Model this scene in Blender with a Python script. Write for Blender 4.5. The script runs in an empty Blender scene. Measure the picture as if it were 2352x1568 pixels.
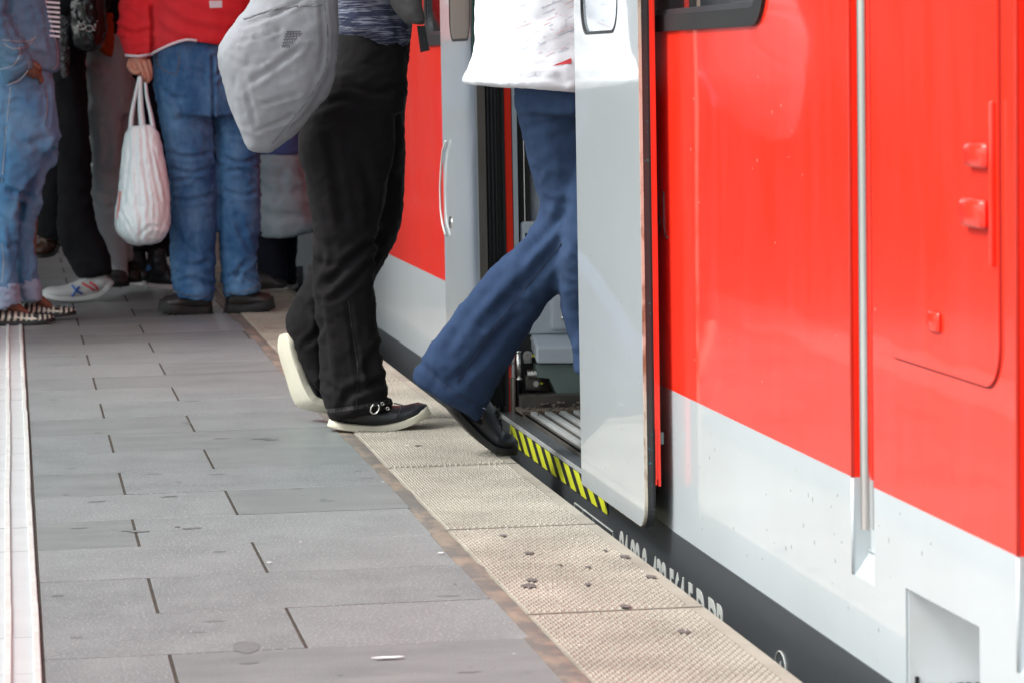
import bpy, bmesh, math, random
import numpy as np
from mathutils import Vector, Matrix, noise
random.seed(7); np.random.seed(7)
S = bpy.context.scene
COL = S.collection

# ------------------------------------------------------------------ camera, world, sun, exposure
F = 7200.0; CAMH = 0.88; ROLL = 0.018
_y = np.array([(20-1176)/F, (784-165)/F, -1.0]); _z = np.array([-ROLL, 1.0, -ROLL*_y[0]+_y[1]])
_y /= np.linalg.norm(_y); _z /= np.linalg.norm(_z); _x = np.cross(_y, _z)
CM = np.array([_x, _y, _z]); CO = np.array([0, 0, CAMH])
cd = bpy.data.cameras.new('camera'); cam = bpy.data.objects.new('camera', cd); COL.objects.link(cam)
cam.matrix_world = Matrix.Translation(CO) @ Matrix(CM.tolist()).to_4x4()
cd.sensor_width = 36; cd.lens = 36*F/2352; cd.clip_start = .05; cd.clip_end = 400
cd.dof.use_dof = True; cd.dof.focus_distance = 6.6; cd.dof.aperture_fstop = 12
S.camera = cam
w = bpy.data.worlds.new("World"); S.world = w; w.use_nodes = True
nt = w.node_tree; bg = nt.nodes['Background']; sky = nt.nodes.new('ShaderNodeTexSky')
SUN_EL, SUN_AZ = math.radians(50), math.radians(262)
sky.sky_type = 'NISHITA'; sky.sun_disc = False; sky.sun_elevation = SUN_EL; sky.sun_rotation = SUN_AZ
sky.dust_density = 4.0; sky.air_density = 1.0; sky.ozone_density = 1.0
hs = nt.nodes.new('ShaderNodeHueSaturation'); hs.inputs['Saturation'].default_value = .22
nt.links.new(sky.outputs[0], hs.inputs['Color']); tn = nt.nodes.new('ShaderNodeMix'); tn.data_type = 'RGBA'; tn.blend_type = 'MULTIPLY'; tn.inputs[0].default_value = 1; tn.inputs[7].default_value = (.94, 1.0, .99, 1)
nt.links.new(hs.outputs[0], tn.inputs[6]); nt.links.new(tn.outputs[2], bg.inputs[0]); bg.inputs[1].default_value = .15
sd = bpy.data.lights.new('sun', 'SUN'); sd.energy = 1.25; sd.angle = math.radians(14); sd.color = (1, .99, .96)
so = bpy.data.objects.new('sun', sd); COL.objects.link(so)
sdir = Vector((math.sin(SUN_AZ)*math.cos(SUN_EL), math.cos(SUN_AZ)*math.cos(SUN_EL), math.sin(SUN_EL)))
so.rotation_euler = sdir.to_track_quat('Z', 'Y').to_euler()
S.view_settings.view_transform = 'Standard'; S.view_settings.look = 'None'; S.view_settings.gamma = 1
S.view_settings.exposure = 1.02

# ------------------------------------------------------------------ helpers
def ray(px, py): return CM @ np.array([(px-1176)/F, (784-py)/F, -1.0])
def at(px, py, ax, v):
    d = ray(px, py); return CO + d*((v-CO[ax])/d[ax])
def atX(px, py, X): return at(px, py, 0, X)
def atY(px, py, Y): return at(px, py, 1, Y)
def atZ(px, py, Z=0): return at(px, py, 2, Z)
def proj(P):                                   # world points (n,3) -> photo pixels (n,2)
    c = (P-CO) @ CM
    return np.stack([1176+F*c[:, 0]/-c[:, 2], 784-F*c[:, 1]/-c[:, 2]], 1)

def tag(o, label=None, cat=None, group=None, kind=None):
    if label: o['label'] = label
    if cat: o['category'] = cat
    if group: o['group'] = group
    if kind: o['kind'] = kind
    return o
def empty(name, loc, label=None, cat=None, group=None):
    o = bpy.data.objects.new(name, None); COL.objects.link(o); o.location = loc; o.empty_display_size = .1
    return tag(o, label, cat, group)
def wloc(o):
    v = Vector((0, 0, 0))
    while o is not None: v += o.location; o = o.parent
    return v
def obj(name, V, Fc, mat, parent=None, smooth=False, origin=None):
    V = np.asarray(V, float).reshape(-1, 3)
    o = bpy.data.objects.new(name, None if False else bpy.data.meshes.new(name)); COL.objects.link(o)
    off = np.zeros(3)
    if parent is not None: o.parent = parent; off = np.array(wloc(parent))
    elif origin is not None: o.location = origin; off = np.array(origin)
    me = o.data; me.from_pydata((V-off).tolist(), [], [list(map(int, f)) for f in Fc]); me.validate()
    if smooth:
        me.polygons.foreach_set('use_smooth', [True]*len(me.polygons))
    mats = mat if isinstance(mat, (list, tuple)) else [mat]
    for m in mats: me.materials.append(m)
    return o
class MB:                                       # mesh collector
    def __init__(s): s.V = []; s.F = []
    def add(s, V, Fc):
        n = len(s.V); s.V += [tuple(v) for v in V]; s.F += [[i+n for i in f] for f in Fc]; return s
    def box(s, x0, x1, y0, y1, z0, z1, bev=0):
        x0, x1 = min(x0, x1), max(x0, x1); y0, y1 = min(y0, y1), max(y0, y1); z0, z1 = min(z0, z1), max(z0, z1)
        if bev <= 0:
            V = [(x, y, z) for z in (z0, z1) for y in (y0, y1) for x in (x0, x1)]
            return s.add(V, [(0, 2, 3, 1), (4, 5, 7, 6), (0, 1, 5, 4), (2, 6, 7, 3), (0, 4, 6, 2), (1, 3, 7, 5)])
        bm = bmesh.new(); bmesh.ops.create_cube(bm, size=1)
        for v in bm.verts:
            v.co = Vector(((x0+x1)/2+v.co.x*(x1-x0), (y0+y1)/2+v.co.y*(y1-y0), (z0+z1)/2+v.co.z*(z1-z0)))
        bmesh.ops.bevel(bm, geom=bm.edges[:]+bm.verts[:], offset=bev, segments=3, profile=.5, affect='EDGES')
        s.add([tuple(v.co) for v in bm.verts], [[v.index for v in f.verts] for f in bm.faces]); bm.free(); return s
    def tube(s, P, R, seg=12, cap=True):
        P = [Vector(p) for p in P]
        if not hasattr(R, '__len__'): R = [R]*len(P)
        rings = []; up = None
        for i, p in enumerate(P):
            t = (P[min(i+1, len(P)-1)]-P[max(i-1, 0)]).normalized()
            if up is None: up = t.orthogonal().normalized()
            else: up = (up-t*up.dot(t)).normalized()
            b = t.cross(up)
            rings.append([p+(up*math.cos(a)+b*math.sin(a))*R[i] for a in [2*math.pi*k/seg for k in range(seg)]])
        V = [v for r in rings for v in r]; Fc = []
        for i in range(len(rings)-1):
            for k in range(seg):
                k2 = (k+1) % seg; Fc.append((i*seg+k, i*seg+k2, (i+1)*seg+k2, (i+1)*seg+k))
        if cap:
            Fc.append(tuple(range(seg-1, -1, -1))); Fc.append(tuple((len(rings)-1)*seg+k for k in range(seg)))
        return s.add(V, Fc)
    def ell(s, c, r, seg=16, rings=10):
        V = [(c[0], c[1], c[2]-r[2])]
        for i in range(1, rings):
            ph = -math.pi/2+math.pi*i/rings
            for k in range(seg):
                a = 2*math.pi*k/seg; V.append((c[0]+r[0]*math.cos(ph)*math.cos(a), c[1]+r[1]*math.cos(ph)*math.sin(a), c[2]+r[2]*math.sin(ph)))
        V.append((c[0], c[1], c[2]+r[2])); Fc = []
        for k in range(seg): Fc.append((0, 1+(k+1) % seg, 1+k))
        for i in range(rings-2):
            for k in range(seg):
                a = 1+i*seg+k; b = 1+i*seg+(k+1) % seg; Fc.append((a, b, b+seg, a+seg))
        n = len(V)-1
        for k in range(seg): Fc.append((n, 1+(rings-2)*seg+k, 1+(rings-2)*seg+(k+1) % seg))
        return s.add(V, Fc)
    def prism(s, poly, d):                      # polygon of 3-D points pushed along d
        n = len(poly); d = np.array(d); V = [tuple(np.array(p)) for p in poly]+[tuple(np.array(p)+d) for p in poly]
        return s.add(V, [list(range(n))[::-1], list(range(n, 2*n))]+[(i, (i+1) % n, n+(i+1) % n, n+i) for i in range(n)])
    def build(s, name, mat, parent=None, smooth=False, origin=None): return obj(name, s.V, s.F, mat, parent, smooth, origin)

def smooth_angle(o, deg=40):
    me = o.data
    me.polygons.foreach_set('use_smooth', [True]*len(me.polygons))
    bm = bmesh.new(); bm.from_mesh(me)
    for e in bm.edges:
        if len(e.link_faces) == 2: e.smooth = e.calc_face_angle(0) < math.radians(deg)
    bm.to_mesh(me); bm.free(); return o

def curve_mesh(splines, thick, text=None, size=1):
    if text is None:
        cu = bpy.data.curves.new('tmp', 'CURVE'); cu.dimensions = '2D'; cu.fill_mode = 'BOTH'
        for pts in splines:
            sp = cu.splines.new('POLY'); sp.points.add(len(pts)-1); sp.use_cyclic_u = True
            for i, (a, b) in enumerate(pts): sp.points[i].co = (a, b, 0, 1)
    else:
        cu = bpy.data.curves.new('tmp', 'FONT'); cu.body = text; cu.size = size; cu.offset = .028*size; cu.fill_mode = 'BOTH'; cu.resolution_u = 6
    cu.extrude = thick/2
    t = bpy.data.objects.new('tmp', cu); COL.objects.link(t)
    dg = bpy.context.evaluated_depsgraph_get(); dg.update()
    me = bpy.data.meshes.new_from_object(t.evaluated_get(dg), depsgraph=dg)
    V = np.array([v.co[:] for v in me.vertices]).reshape(-1, 3); Fc = [list(p.vertices) for p in me.polygons]
    bpy.data.objects.remove(t); bpy.data.meshes.remove(me); bpy.data.curves.remove(cu)
    return V, Fc
def plateX(name, X, thick, outline, holes, mat, parent):      # plate in the YZ plane, outer face at X, going +X
    V, Fc = curve_mesh([outline]+holes, thick)
    W = np.stack([X+thick/2-V[:, 2], -V[:, 0], V[:, 1]], 1)     # curve x = -Y
    return obj(name, W, Fc, mat, parent)
def rrect(y0, y1, z0, z1, r, n=6, rs=None):                    # rounded rectangle, returns (-Y, Z) loop
    rs = rs or [r]*4; out = []
    for (cy, cz, a0, rr) in ((-y0, z1, 0, rs[0]), (-y1, z1, 90, rs[1]), (-y1, z0, 180, rs[2]), (-y0, z0, 270, rs[3])):
        sx = -1 if a0 in (0, 270) else 1; sz = -1 if a0 in (0, 90) else 1
        ccx, ccz = cy+sx*rr, cz+sz*rr
        if rr < 1e-4: out.append((cy, cz)); continue
        for k in range(n+1):
            a = math.radians(a0+90*k/n); out.append((ccx+rr*math.cos(a), ccz+rr*math.sin(a)))
    return out
def textX(name, body, size, origin, mat, parent, squeeze=1.0, thick=.0012):   # writing on a wall that faces -X
    V, Fc = curve_mesh(None, thick, body, size)
    W = np.stack([origin[0]-V[:, 2], origin[1]-V[:, 0]*squeeze, origin[2]+V[:, 1]], 1)
    return obj(name, W, Fc, mat, parent)

# ------------------------------------------------------------------ materials
def pmat(name, col, rough=.5, metal=0, coat=0, col2=None, nscale=5, namt=.5, stretch=(1, 1, 1), bump=0, bscale=80, bstretch=(1, 1, 1),
         spec=.5, col3=None, n3=40, t3=.65, sheen=0, coat_rough=.03, rough2=None, wav=0, wavscale=2, alpha=1, trans=0, lo=.35, hi=.65, sss=0):
    m = bpy.data.materials.new(name); m.use_nodes = True; t = m.node_tree; N = t.nodes; Lk = t.links
    b = N['Principled BSDF']; b.inputs['Roughness'].default_value = rough; b.inputs['Metallic'].default_value = metal
    b.inputs['Coat Weight'].default_value = coat; b.inputs['Coat Roughness'].default_value = coat_rough
    b.inputs['Specular IOR Level'].default_value = spec; b.inputs['Alpha'].default_value = alpha
    b.inputs['Transmission Weight'].default_value = trans
    b.inputs['Sheen Weight'].default_value = sheen
    c = N.new('ShaderNodeTexCoord'); src = None
    rgb = N.new('ShaderNodeRGB'); rgb.outputs[0].default_value = (*col, 1); src = rgb.outputs[0]
    def noi(scale, st, detail=6, rg=.6):
        mp = N.new('ShaderNodeMapping'); mp.inputs['Scale'].default_value = st; Lk.new(c.outputs['Object'], mp.inputs[0])
        n = N.new('ShaderNodeTexNoise'); n.inputs['Scale'].default_value = scale; n.inputs['Detail'].default_value = detail
        n.inputs['Roughness'].default_value = rg; Lk.new(mp.outputs[0], n.inputs['Vector']); return n.outputs['Fac']
    def mr(s, a, b_, c_=0, d=1):
        r = N.new('ShaderNodeMapRange'); r.inputs[1].default_value = a; r.inputs[2].default_value = b_
        r.inputs[3].default_value = c_; r.inputs[4].default_value = d; Lk.new(s, r.inputs[0]); return r.outputs[0]
    def mix(fac, A, Bc):
        x = N.new('ShaderNodeMix'); x.data_type = 'RGBA'; Lk.new(fac, x.inputs[0]); Lk.new(A, x.inputs[6])
        x.inputs[7].default_value = (*Bc, 1); return x.outputs[2]
    if col2:
        fac = mr(noi(nscale, stretch), lo, hi, 0, namt); src = mix(fac, src, col2)
        if rough2 is not None: Lk.new(mr(fac, 0, 1, rough, rough2), b.inputs['Roughness'])
    if col3: src = mix(mr(noi(n3, (1, 1, 1), 3), t3, t3+.06), src, col3)
    Lk.new(src, b.inputs['Base Color'])
    nrm = None
    if wav:
        bp = N.new('ShaderNodeBump'); bp.inputs['Strength'].default_value = 1; bp.inputs['Distance'].default_value = wav
        Lk.new(noi(wavscale, (1, 1, 1), 1), bp.inputs['Height']); nrm = bp.outputs[0]
        Lk.new(nrm, b.inputs['Coat Normal'])
    if bump:
        bp = N.new('ShaderNodeBump'); bp.inputs['Strength'].default_value = .7; bp.inputs['Distance'].default_value = bump
        Lk.new(noi(bscale, bstretch, 5), bp.inputs['Height'])
        if nrm: Lk.new(nrm, bp.inputs['Normal'])
        nrm = bp.outputs[0]
    if nrm: Lk.new(nrm, b.inputs['Normal'])
    if sss: b.inputs['Subsurface Weight'].default_value = sss; b.inputs['Subsurface Radius'].default_value = (.01, .004, .002)
    return m
M = dict(
 slab=pmat('slate_slab', (.145, .160, .162), .40, col2=(.27, .288, .288), nscale=7, lo=.3, hi=.7, bump=.0025, bscale=170, col3=(.40, .415, .43), n3=210, t3=.58),
 slab_b=pmat('slate_slab_pale', (.165, .180, .180), .39, col2=(.275, .293, .293), nscale=6, lo=.3, hi=.7, bump=.0025, bscale=160, col3=(.42, .43, .45), n3=190, t3=.58),
 slab_c=pmat('slate_slab_stained', (.148, .162, .162), .41, col2=(.262, .28, .278), nscale=5, stretch=(1, 2, 1), lo=.3, hi=.7, bump=.0022, bscale=180, col3=(.085, .105, .10), n3=26, t3=.66),
 stain=pmat('stain', (.155, .165, .165), .5, col2=(.10, .10, .10), nscale=60),
 joint=pmat('dark_joint', (.022, .018, .015), .9, col2=(.10, .075, .05), nscale=45, bump=.003, bscale=300),
 mortar=pmat('dirty_mortar', (.125, .115, .105), .6, col2=(.24, .19, .145), nscale=16, stretch=(1, .6, 1), namt=.9, bump=.003, bscale=60, lo=.45, hi=.6),
 tact=pmat('studded_concrete', (.325, .295, .245), .6, col2=(.19, .17, .14), nscale=5, namt=.75, bump=.0012, bscale=260, col3=(.17, .13, .10), n3=34, t3=.68),
 gum=pmat('gum_spot', (.11, .095, .09), .6), litter=pmat('white_speck', (.75, .76, .78), .6),
 rib_white=pmat('white_rib_wear', (.62, .63, .62), .5, col2=(.48, .47, .43), nscale=20),
 white_strip=pmat('white_guidance_tile', (.44, .45, .46), .5, col2=(.36, .365, .37), nscale=7, bump=.0008, bscale=150),
 red=pmat('red_train_paint', (.88, .030, .010), .32, coat=.8, wav=.0030, wavscale=2.2, col2=(.84, .045, .03), nscale=6, stretch=(1, 3, .5), namt=.6, col3=(.92, .25, .2), n3=150, t3=.74, bump=.00006, bscale=120, spec=.2, coat_rough=.05),
 grey=pmat('light_grey_train_paint', (.53, .57, .60), .35, coat=.8, wav=.001, wavscale=1.2, col2=(.46, .49, .50), nscale=2.2, col3=(.34, .32, .29), n3=70, t3=.70, coat_rough=.06),
 leaf=pmat('silver_door_paint', (.50, .53, .55), .28, coat=1, wav=.0002, wavscale=1.5, col2=(.44, .46, .47), nscale=2.5, col3=(.30, .28, .25), n3=130, t3=.69, coat_rough=.03),
 skirt=pmat('anthracite_skirt_paint', (.055, .062, .07), .38, coat=.5, col2=(.085, .09, .095), nscale=2, stretch=(1, .4, 6), coat_rough=.15),
 rubber=pmat('black_rubber', (.012, .012, .013), .55), rubber_tube=pmat('worn_rubber', (.03, .031, .035), .35),
 seal=pmat('grey_edge_seal', (.045, .045, .047), .5, col3=(.04, .22, .26), n3=110, t3=.62),
 rust=pmat('rusty_cream_edge', (.62, .56, .46), .5, col2=(.25, .13, .06), nscale=30, stretch=(1, 1, .35), lo=.5, hi=.62, namt=.9),
 alu=pmat('aluminium', (.58, .59, .60), .36, metal=.7, col2=(.32, .32, .32), nscale=30, stretch=(3, .08, 3), namt=.6),
 tread=pmat('worn_tread_metal', (.46, .47, .47), .4, metal=.35, col2=(.33, .33, .32), nscale=25),
 dark_red=pmat('dark_red_gap', (.22, .008, .006), .6),
 steel=pmat('stainless_steel', (.78, .76, .74), .26, metal=1, col2=(.5, .48, .45), nscale=40, stretch=(1, 1, .1)),
 dark_metal=pmat('grimy_metal', (.07, .065, .06), .55, metal=.5, col2=(.16, .14, .12), nscale=25, bump=.001, bscale=100),
 brown_metal=pmat('brownish_door_strip', (.20, .18, .16), .45, metal=.5, col2=(.12, .10, .085), nscale=20, stretch=(1, 1, .3)),
 glass=pmat('tinted_glass', (.015, .018, .02), .03, coat=1, spec=.8),
 clear_glass=pmat('clear_glass', (.85, .9, .9), .02, trans=1),
 plastic=pmat('blue_grey_housing', (.46, .51, .57), .35, bump=.0003, bscale=200, col2=(.42, .465, .52), nscale=8),
 green=pmat('grey_green_housing', (.15, .20, .185), .45, bump=.0004, bscale=150, col2=(.09, .12, .11), nscale=10),
 green_seal=pmat('green_button_rim', (.01, .10, .07), .3, coat=1),
 yellow=pmat('yellow_warning_paint', (.52, .54, .02), .5, col2=(.40, .42, .03), nscale=20), black=pmat('black_warning_paint', (.015, .015, .016), .5),
 mark=pmat('marking_grey', (.48, .49, .47), .5), shade=pmat('interior_dark', (.02, .02, .022), .6),
 pocket=pmat('lit_grey_pocket_paint', (.82, .84, .86), .45, col2=(.74, .73, .70), nscale=8),  # train grey lifted near white, painting in the light inside the pocket
 speck=pmat('grey_speck', (.27, .26, .24), .7),
 dirt=pmat('floor_dirt', (.06, .05, .042), .9, col2=(.18, .12, .08), nscale=60, bump=.004, bscale=90),
 concrete=pmat('dark_concrete', (.11, .11, .115), .8, col2=(.16, .16, .16), nscale=2, bump=.002, bscale=60),
 ballast=pmat('ballast', (.10, .09, .08), .9, col2=(.2, .17, .14), nscale=30, bump=.02, bscale=30),
)
def cloth(name, c1, c2, nscale=4, weave=.0006, wscale=420, stretch=(1, 1, .5), rough=.92, namt=.8, sheen=0, ws=(1, 1, 1), **k):
    return pmat(name, c1, rough, col2=c2, nscale=nscale, stretch=stretch, bump=weave, bscale=wscale, bstretch=ws, namt=namt, sheen=sheen, spec=.2, **k)

# ------------------------------------------------------------------ the setting
XS, XT0, XT, XE = .026, .755, .795, 1.083         # guidance strip edge, mortar, studded strip, platform edge
HB = 1.2                                           # plane of the train side
o = MB().box(-9, XE-.03, -3, 60, -.9, -.03).box(-9, XT0-.004, -3, 60, -.03, -.0011).box(XT0-.004, XE-.03, -3, 60, -.03, -.012).build('platform', M['joint']); tag(o, kind='structure')
o = MB().add([(-60, -20, -.95), (60, -20, -.95), (60, 90, -.95), (-60, 90, -.95)], [(0, 1, 2, 3)]).build('ground', M['ballast']); tag(o, kind='structure')
ROW0, PIT = 5.068, .3645
pvs = [MB(), MB(), MB()]
def slab(x0, x1, y0, y1):
    bz = .0004; j = random.uniform(-.0004, .0004)
    V = [(x0, y0, -.02), (x1, y0, -.02), (x1, y1, -.02), (x0, y1, -.02), (x0, y0, j-bz), (x1, y0, j-bz), (x1, y1, j-bz), (x0, y1, j-bz),
         (x0+bz, y0+bz, j), (x1-bz, y0+bz, j), (x1-bz, y1-bz, j), (x0+bz, y1-bz, j)]
    random.choice(pvs).add(V, [(8, 9, 10, 11)]+[(4+i, 4+(i+1) % 4, 8+(i+1) % 4, 8+i) for i in range(4)]+[(i, (i+1) % 4, 4+(i+1) % 4, 4+i) for i in range(4)])
for k in range(-16, 90):
    y0 = ROW0+k*PIT; y1 = y0+PIT-.0042
    j = .212 if k % 2 == 0 else .420
    g = .0030
    slab(XS-.0005, j-g, y0, y1); slab(j+g, XT0+random.uniform(-.008, .008), y0, y1)
    xs = [-.30, -.85+random.uniform(-.1, .1)]
    for q in range(9): xs.append(xs[-1]-.62)
    if k % 2: xs = [xs[0]]+[v-.3 for v in xs[1:]]
    for a, b in zip(xs[1:], xs[:-1]): slab(a+g, b-g, y0, y1)
for q_, mm in zip(pvs, ('slab', 'slab_b', 'slab_c')): o = q_.build('platform_paving', M[mm]); tag(o, kind='structure')
# mortar band with ragged edges
mb = MB(); ys = np.arange(-2, 40, .05); pts = []
for y in ys:
    a = XT0+.004+.012*noise.noise((y*4, 0, 0))-.004; b = XT-.001+.013*noise.noise((y*7, 3, 0))
    pts.append((a-.012, y, -.008)); pts.append((a+.004, y, -.0015+.003*noise.noise((y*6, 9, 1)))); pts.append((b-.003, y, -.002+.003*noise.noise((y*6, 4, 1)))); pts.append((b+.012, y, -.006))
mb.add(pts, [(4*i+q, 4*i+q+1, 4*i+5+q, 4*i+4+q) for i in range(len(ys)-1) for q in range(3)])
o = mb.build('mortar_joint', M['mortar'], smooth=True); tag(o, kind='structure')
# studded edge strip: slabs of real studs
tb = MB(); seam0, sl = 4.905, .945
for k in range(-7, 30):
    y0 = seam0+k*sl+.006; y1 = seam0+(k+1)*sl-.006
    tb.add([(XT, y0, -.001), (XE, y0, -.001), (XE, y1, -.001), (XT, y1, -.001), (XT, y0, -.12), (XE, y0, -.12), (XE, y1, -.12), (XT, y1, -.12)],
           [(0, 1, 2, 3), (0, 4, 5, 1), (1, 5, 6, 2), (2, 6, 7, 3), (3, 7, 4, 0)])
    if y1 < 3.8 or y0 > 14: continue
    nx, ny = 21, 36; dx = (XE-.018-XT-.01)/nx; dy = (y1-y0-.02)/ny
    for jy in range(ny*2):
        for ix in range(nx):
            cx = XT+.006+(ix+(.5 if jy % 2 else 0))*dx; cy = y0+.012+jy*dy/2
            r = dx*.40; rr = dy*.36; h = .0024*random.uniform(.5, 1.1)
            V = [(cx+r*math.cos(a), cy+rr*math.sin(a), -.0008) for a in (0.5, 1.55, 2.6, 3.65, 4.7, 5.75)]+[(cx+r*.45*math.cos(a), cy+rr*.45*math.sin(a), h) for a in (0.5, 1.55, 2.6, 3.65, 4.7, 5.75)]
            tb.add(V, [(6, 7, 8, 9, 10, 11)]+[(i, (i+1) % 6, 6+(i+1) % 6, 6+i) for i in range(6)])
o = tb.build('studded_platform_edge', M['tact']); tag(o, kind='structure')
# gum spots and litter
mb = MB()
def blob(mbx, x, y, rx, ry, z=.0027):
    n = 14; s = random.random()*9
    mbx.add([(x+rx*(1+.35*noise.noise((math.cos(a)*2+s, math.sin(a)*2, s)))*math.cos(a), y+ry*(1+.35*noise.noise((math.cos(a)*2+s, math.sin(a)*2, 5)))*math.sin(a), z) for a in [2*math.pi*i/n for i in range(n)]], [tuple(range(n))])
for px, py, w_ in [(1215, 1268, 14), (1156, 1228, 12), (1436, 1276, 16), (1222, 1330, 18), (1215, 1343, 22), (1350, 1300, 10), (1352, 1340, 12), (1436, 1390, 18), (1495, 1322, 16), (1570, 1448, 20), (1390, 1262, 8), (960, 1022, 10), (1045, 1340, 5), (1285, 1295, 8)]:
    p = atZ(px, py, .0027); s = .8*w_/(F/p[1]); blob(mb, p[0], p[1], s, s*1.6)
o = mb.build('chewing_gum_marks', M['gum']); tag(o, 'dark flattened gum marks on the studded edge strip of the platform', 'gum mark', kind='stuff')
mb = MB()
for i in range(34):
    x, y = random.uniform(.05, .74), random.uniform(4.2, 8.5); blob(mb, x, y, random.uniform(.005, .022), random.uniform(.003, .012), .0008)
p = atZ(565, 1485, .0008); blob(mb, p[0], p[1], .022, .05, .0008)
o = mb.build('paving_stains', M['stain']); tag(o, 'faint dark smudges trodden into the grey paving slabs', 'stain', kind='stuff')
mb = MB()
for px, py, w_ in [(618, 1290, 7), (880, 1105, 4), (935, 1022, 6), (690, 1243, 4), (1012, 1268, 8), (1475, 1310, 5), (975, 975, 4), (1025, 1385, 3), (1180, 1500, 4), (890, 1508, 40), (1150, 1140, 3), (1215, 1140, 3), (1095, 1262, 3)]:
    p = atZ(px, py, .004); s = w_/(F/p[1]); blob(mb, p[0], p[1], s, .006 if w_ > 20 else s*.7, .0042)
for i in range(170):
    px, py = random.uniform(900, 1700), random.uniform(1000, 1568); p = atZ(px, py, .004)
    if XT+.02 < p[0] < XE-.02: blob(mb, p[0], p[1], random.uniform(.0006, .0016), random.uniform(.001, .003), .0042)
o = mb.build('litter_specks', M['litter']); tag(o, 'tiny white specks of litter and grit on the platform paving', 'litter', kind='stuff')
# white guidance strip
mb = MB(); rbm = MB(); ys = np.arange(-2.0, 40, .30)
for i, y in enumerate(ys):
    jx = random.uniform(-.0015, .0015); jz = random.uniform(-.0006, .0006)
    mb.box(XS-.30+jx, XS-.0062+jx*.5, y+.001, y+.299, -.02, jz)
    for c_ in [XS-.0125-.0435*q for q in range(7)]:
        a, b = c_-.0055+jx, c_+.0055+jx
        n = 16 if y < 9 else 4; rows = []
        for q in range(n+1):
            yy = y+.002+.296*q/n
            rows.append((a, yy, 0)); rows.append((a+.002, yy, .005+jz)); rows.append((b-.002, yy, .005+jz)); rows.append((b, yy, 0))
        rbm.add(rows, [(4*q+s, 4*q+s+1, 4*q+s+5, 4*q+s+4) for q in range(n) for s in range(3)]+[(0, 3, 2, 1), (4*n, 4*n+1, 4*n+2, 4*n+3)])
        if y < 9:
            for q in range(38): rbm.box(a+.001, b-.001, y+.004+q*.0077, y+.008+q*.0077, .004, .0062+jz)
o = mb.build('guidance_strip', M['white_strip']); tag(o, kind='structure')
o = rbm.build('guidance_ribs', M['rib_white']); tag(o, kind='structure')
# station surroundings
st = empty('shade_canopy', (-3, 22, 0), 'unseen dark concrete canopy added to shade the far part of the platform', 'canopy')
MB().box(-9, 1.0, 9.6, 50, 3.3, 3.6).build('roof', M['concrete'], st)  # roof out of view, added so its shadow darkens the far platform
for y in (16.5, 22): MB().box(-4.3, -3.9, y-.2, y+.2, 0, 3.29, .03).build('column', M['concrete'], st)
st = empty('station_building', (-3, 30, 0), 'dark station building wall far behind the crowd', 'building')
MB().box(-9, -.9, 24, 30, -.9, 3.28).build('wall', M['concrete'], st)
mbx = MB()
for x in (-6.2, -4.5, -2.8): mbx.box(x, x+1.0, 23.96, 24.0, 0, 2.1)
mbx.build('door', M['shade'], st)

# ------------------------------------------------------------------ the train
tr = empty('train', (2.6, 8.0, -.9), 'red and light grey regional train with open sliding doors at the platform', 'train')
def zx(px, py, X=HB): p = atX(px, py, X); return p[1], p[2]
Y0, Y1 = 1.5, 12.75
DY0, DY1 = 6.36, 7.64                              # doorway
DYB = 7.86
ZS, ZR = .004, .268                                 # skirt / grey, grey / red boundaries
NW = (atX(1764, 40, HB)[1], 5.96); FW = (8.0, atX(978, 60, HB)[1]); WZ = atX(1700, 62, HB)[2]
WN = rrect(*NW, WZ, 1.95, .09); WF = rrect(*FW, WZ, 1.95, .09)
rec = lambda a, b, z0: rrect(a, b, z0, 2.6, .012)
REC1 = (atX(2003, 600, HB)[1], atX(1955, 600, HB)[1]); REC2 = (3.53, atX(2338, 700, HB)[1])
def outl(a, b, z0, z1): return [(-a, z0), (-a, z1), (-b, z1), (-b, z0)]
dr = 2.15
plateX('upper_panel', HB, .03, [(-Y0, ZR), (-Y0, 2.75), (-Y1, 2.75), (-Y1, ZR), (-DYB, ZR), (-DYB, dr), (-DY0, dr), (-DY0, ZR), (-REC1[1], ZR), (-REC1[1], 2.5), (-REC1[0], 2.5), (-REC1[0], ZR), (-REC2[1], ZR), (-REC2[1], 2.5), (-REC2[0], 2.5), (-REC2[0], ZR)],
       [WN, WF], M['red'], tr)
PK = (atX(2250, 1440, HB)[1], atX(2080, 1340, HB)[1], .0, atX(2080, 1342, HB)[2])
gz = .125
plateX('lower_panel', HB, .03, [(-Y0, -.10), (-Y0, ZR), (-REC2[0], ZR), (-REC2[0], gz), (-REC2[1], gz), (-REC2[1], ZR), (-REC1[0], ZR), (-REC1[0], gz), (-REC1[1], gz), (-REC1[1], ZR), (-DY0, ZR), (-DY0, ZS), (-PK[1], ZS), (-PK[1], PK[3]-.004), (-PK[0], PK[3]), (-PK[0], -.10)],
       [], M['grey'], tr)
plateX('lower_panel', HB, .03, outl(DYB, Y1, ZS, ZR), [], M['grey'], tr)
plateX('skirt', HB-.002, .03, outl(PK[1], Y1, -.35, ZS), [], M['skirt'], tr)
plateX('skirt', HB-.002, .03, outl(Y0, PK[1]-.001, -.35, -.10), [], M['skirt'], tr)
MB().box(HB+.03, 4.0, Y0, Y1, 2.74, 3.1, .0).build('roof', M['grey'], tr)
MB().box(HB+.14, 4.0, Y0, DY0-.05, -.06, .05).box(HB+.04, 4.0, DY1+.05, Y1, -.06, .05).box(HB+.32, 4.0, DY0-.05, DY1+.05, -.06, .045).build('floor', M['dark_metal'], tr)
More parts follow.
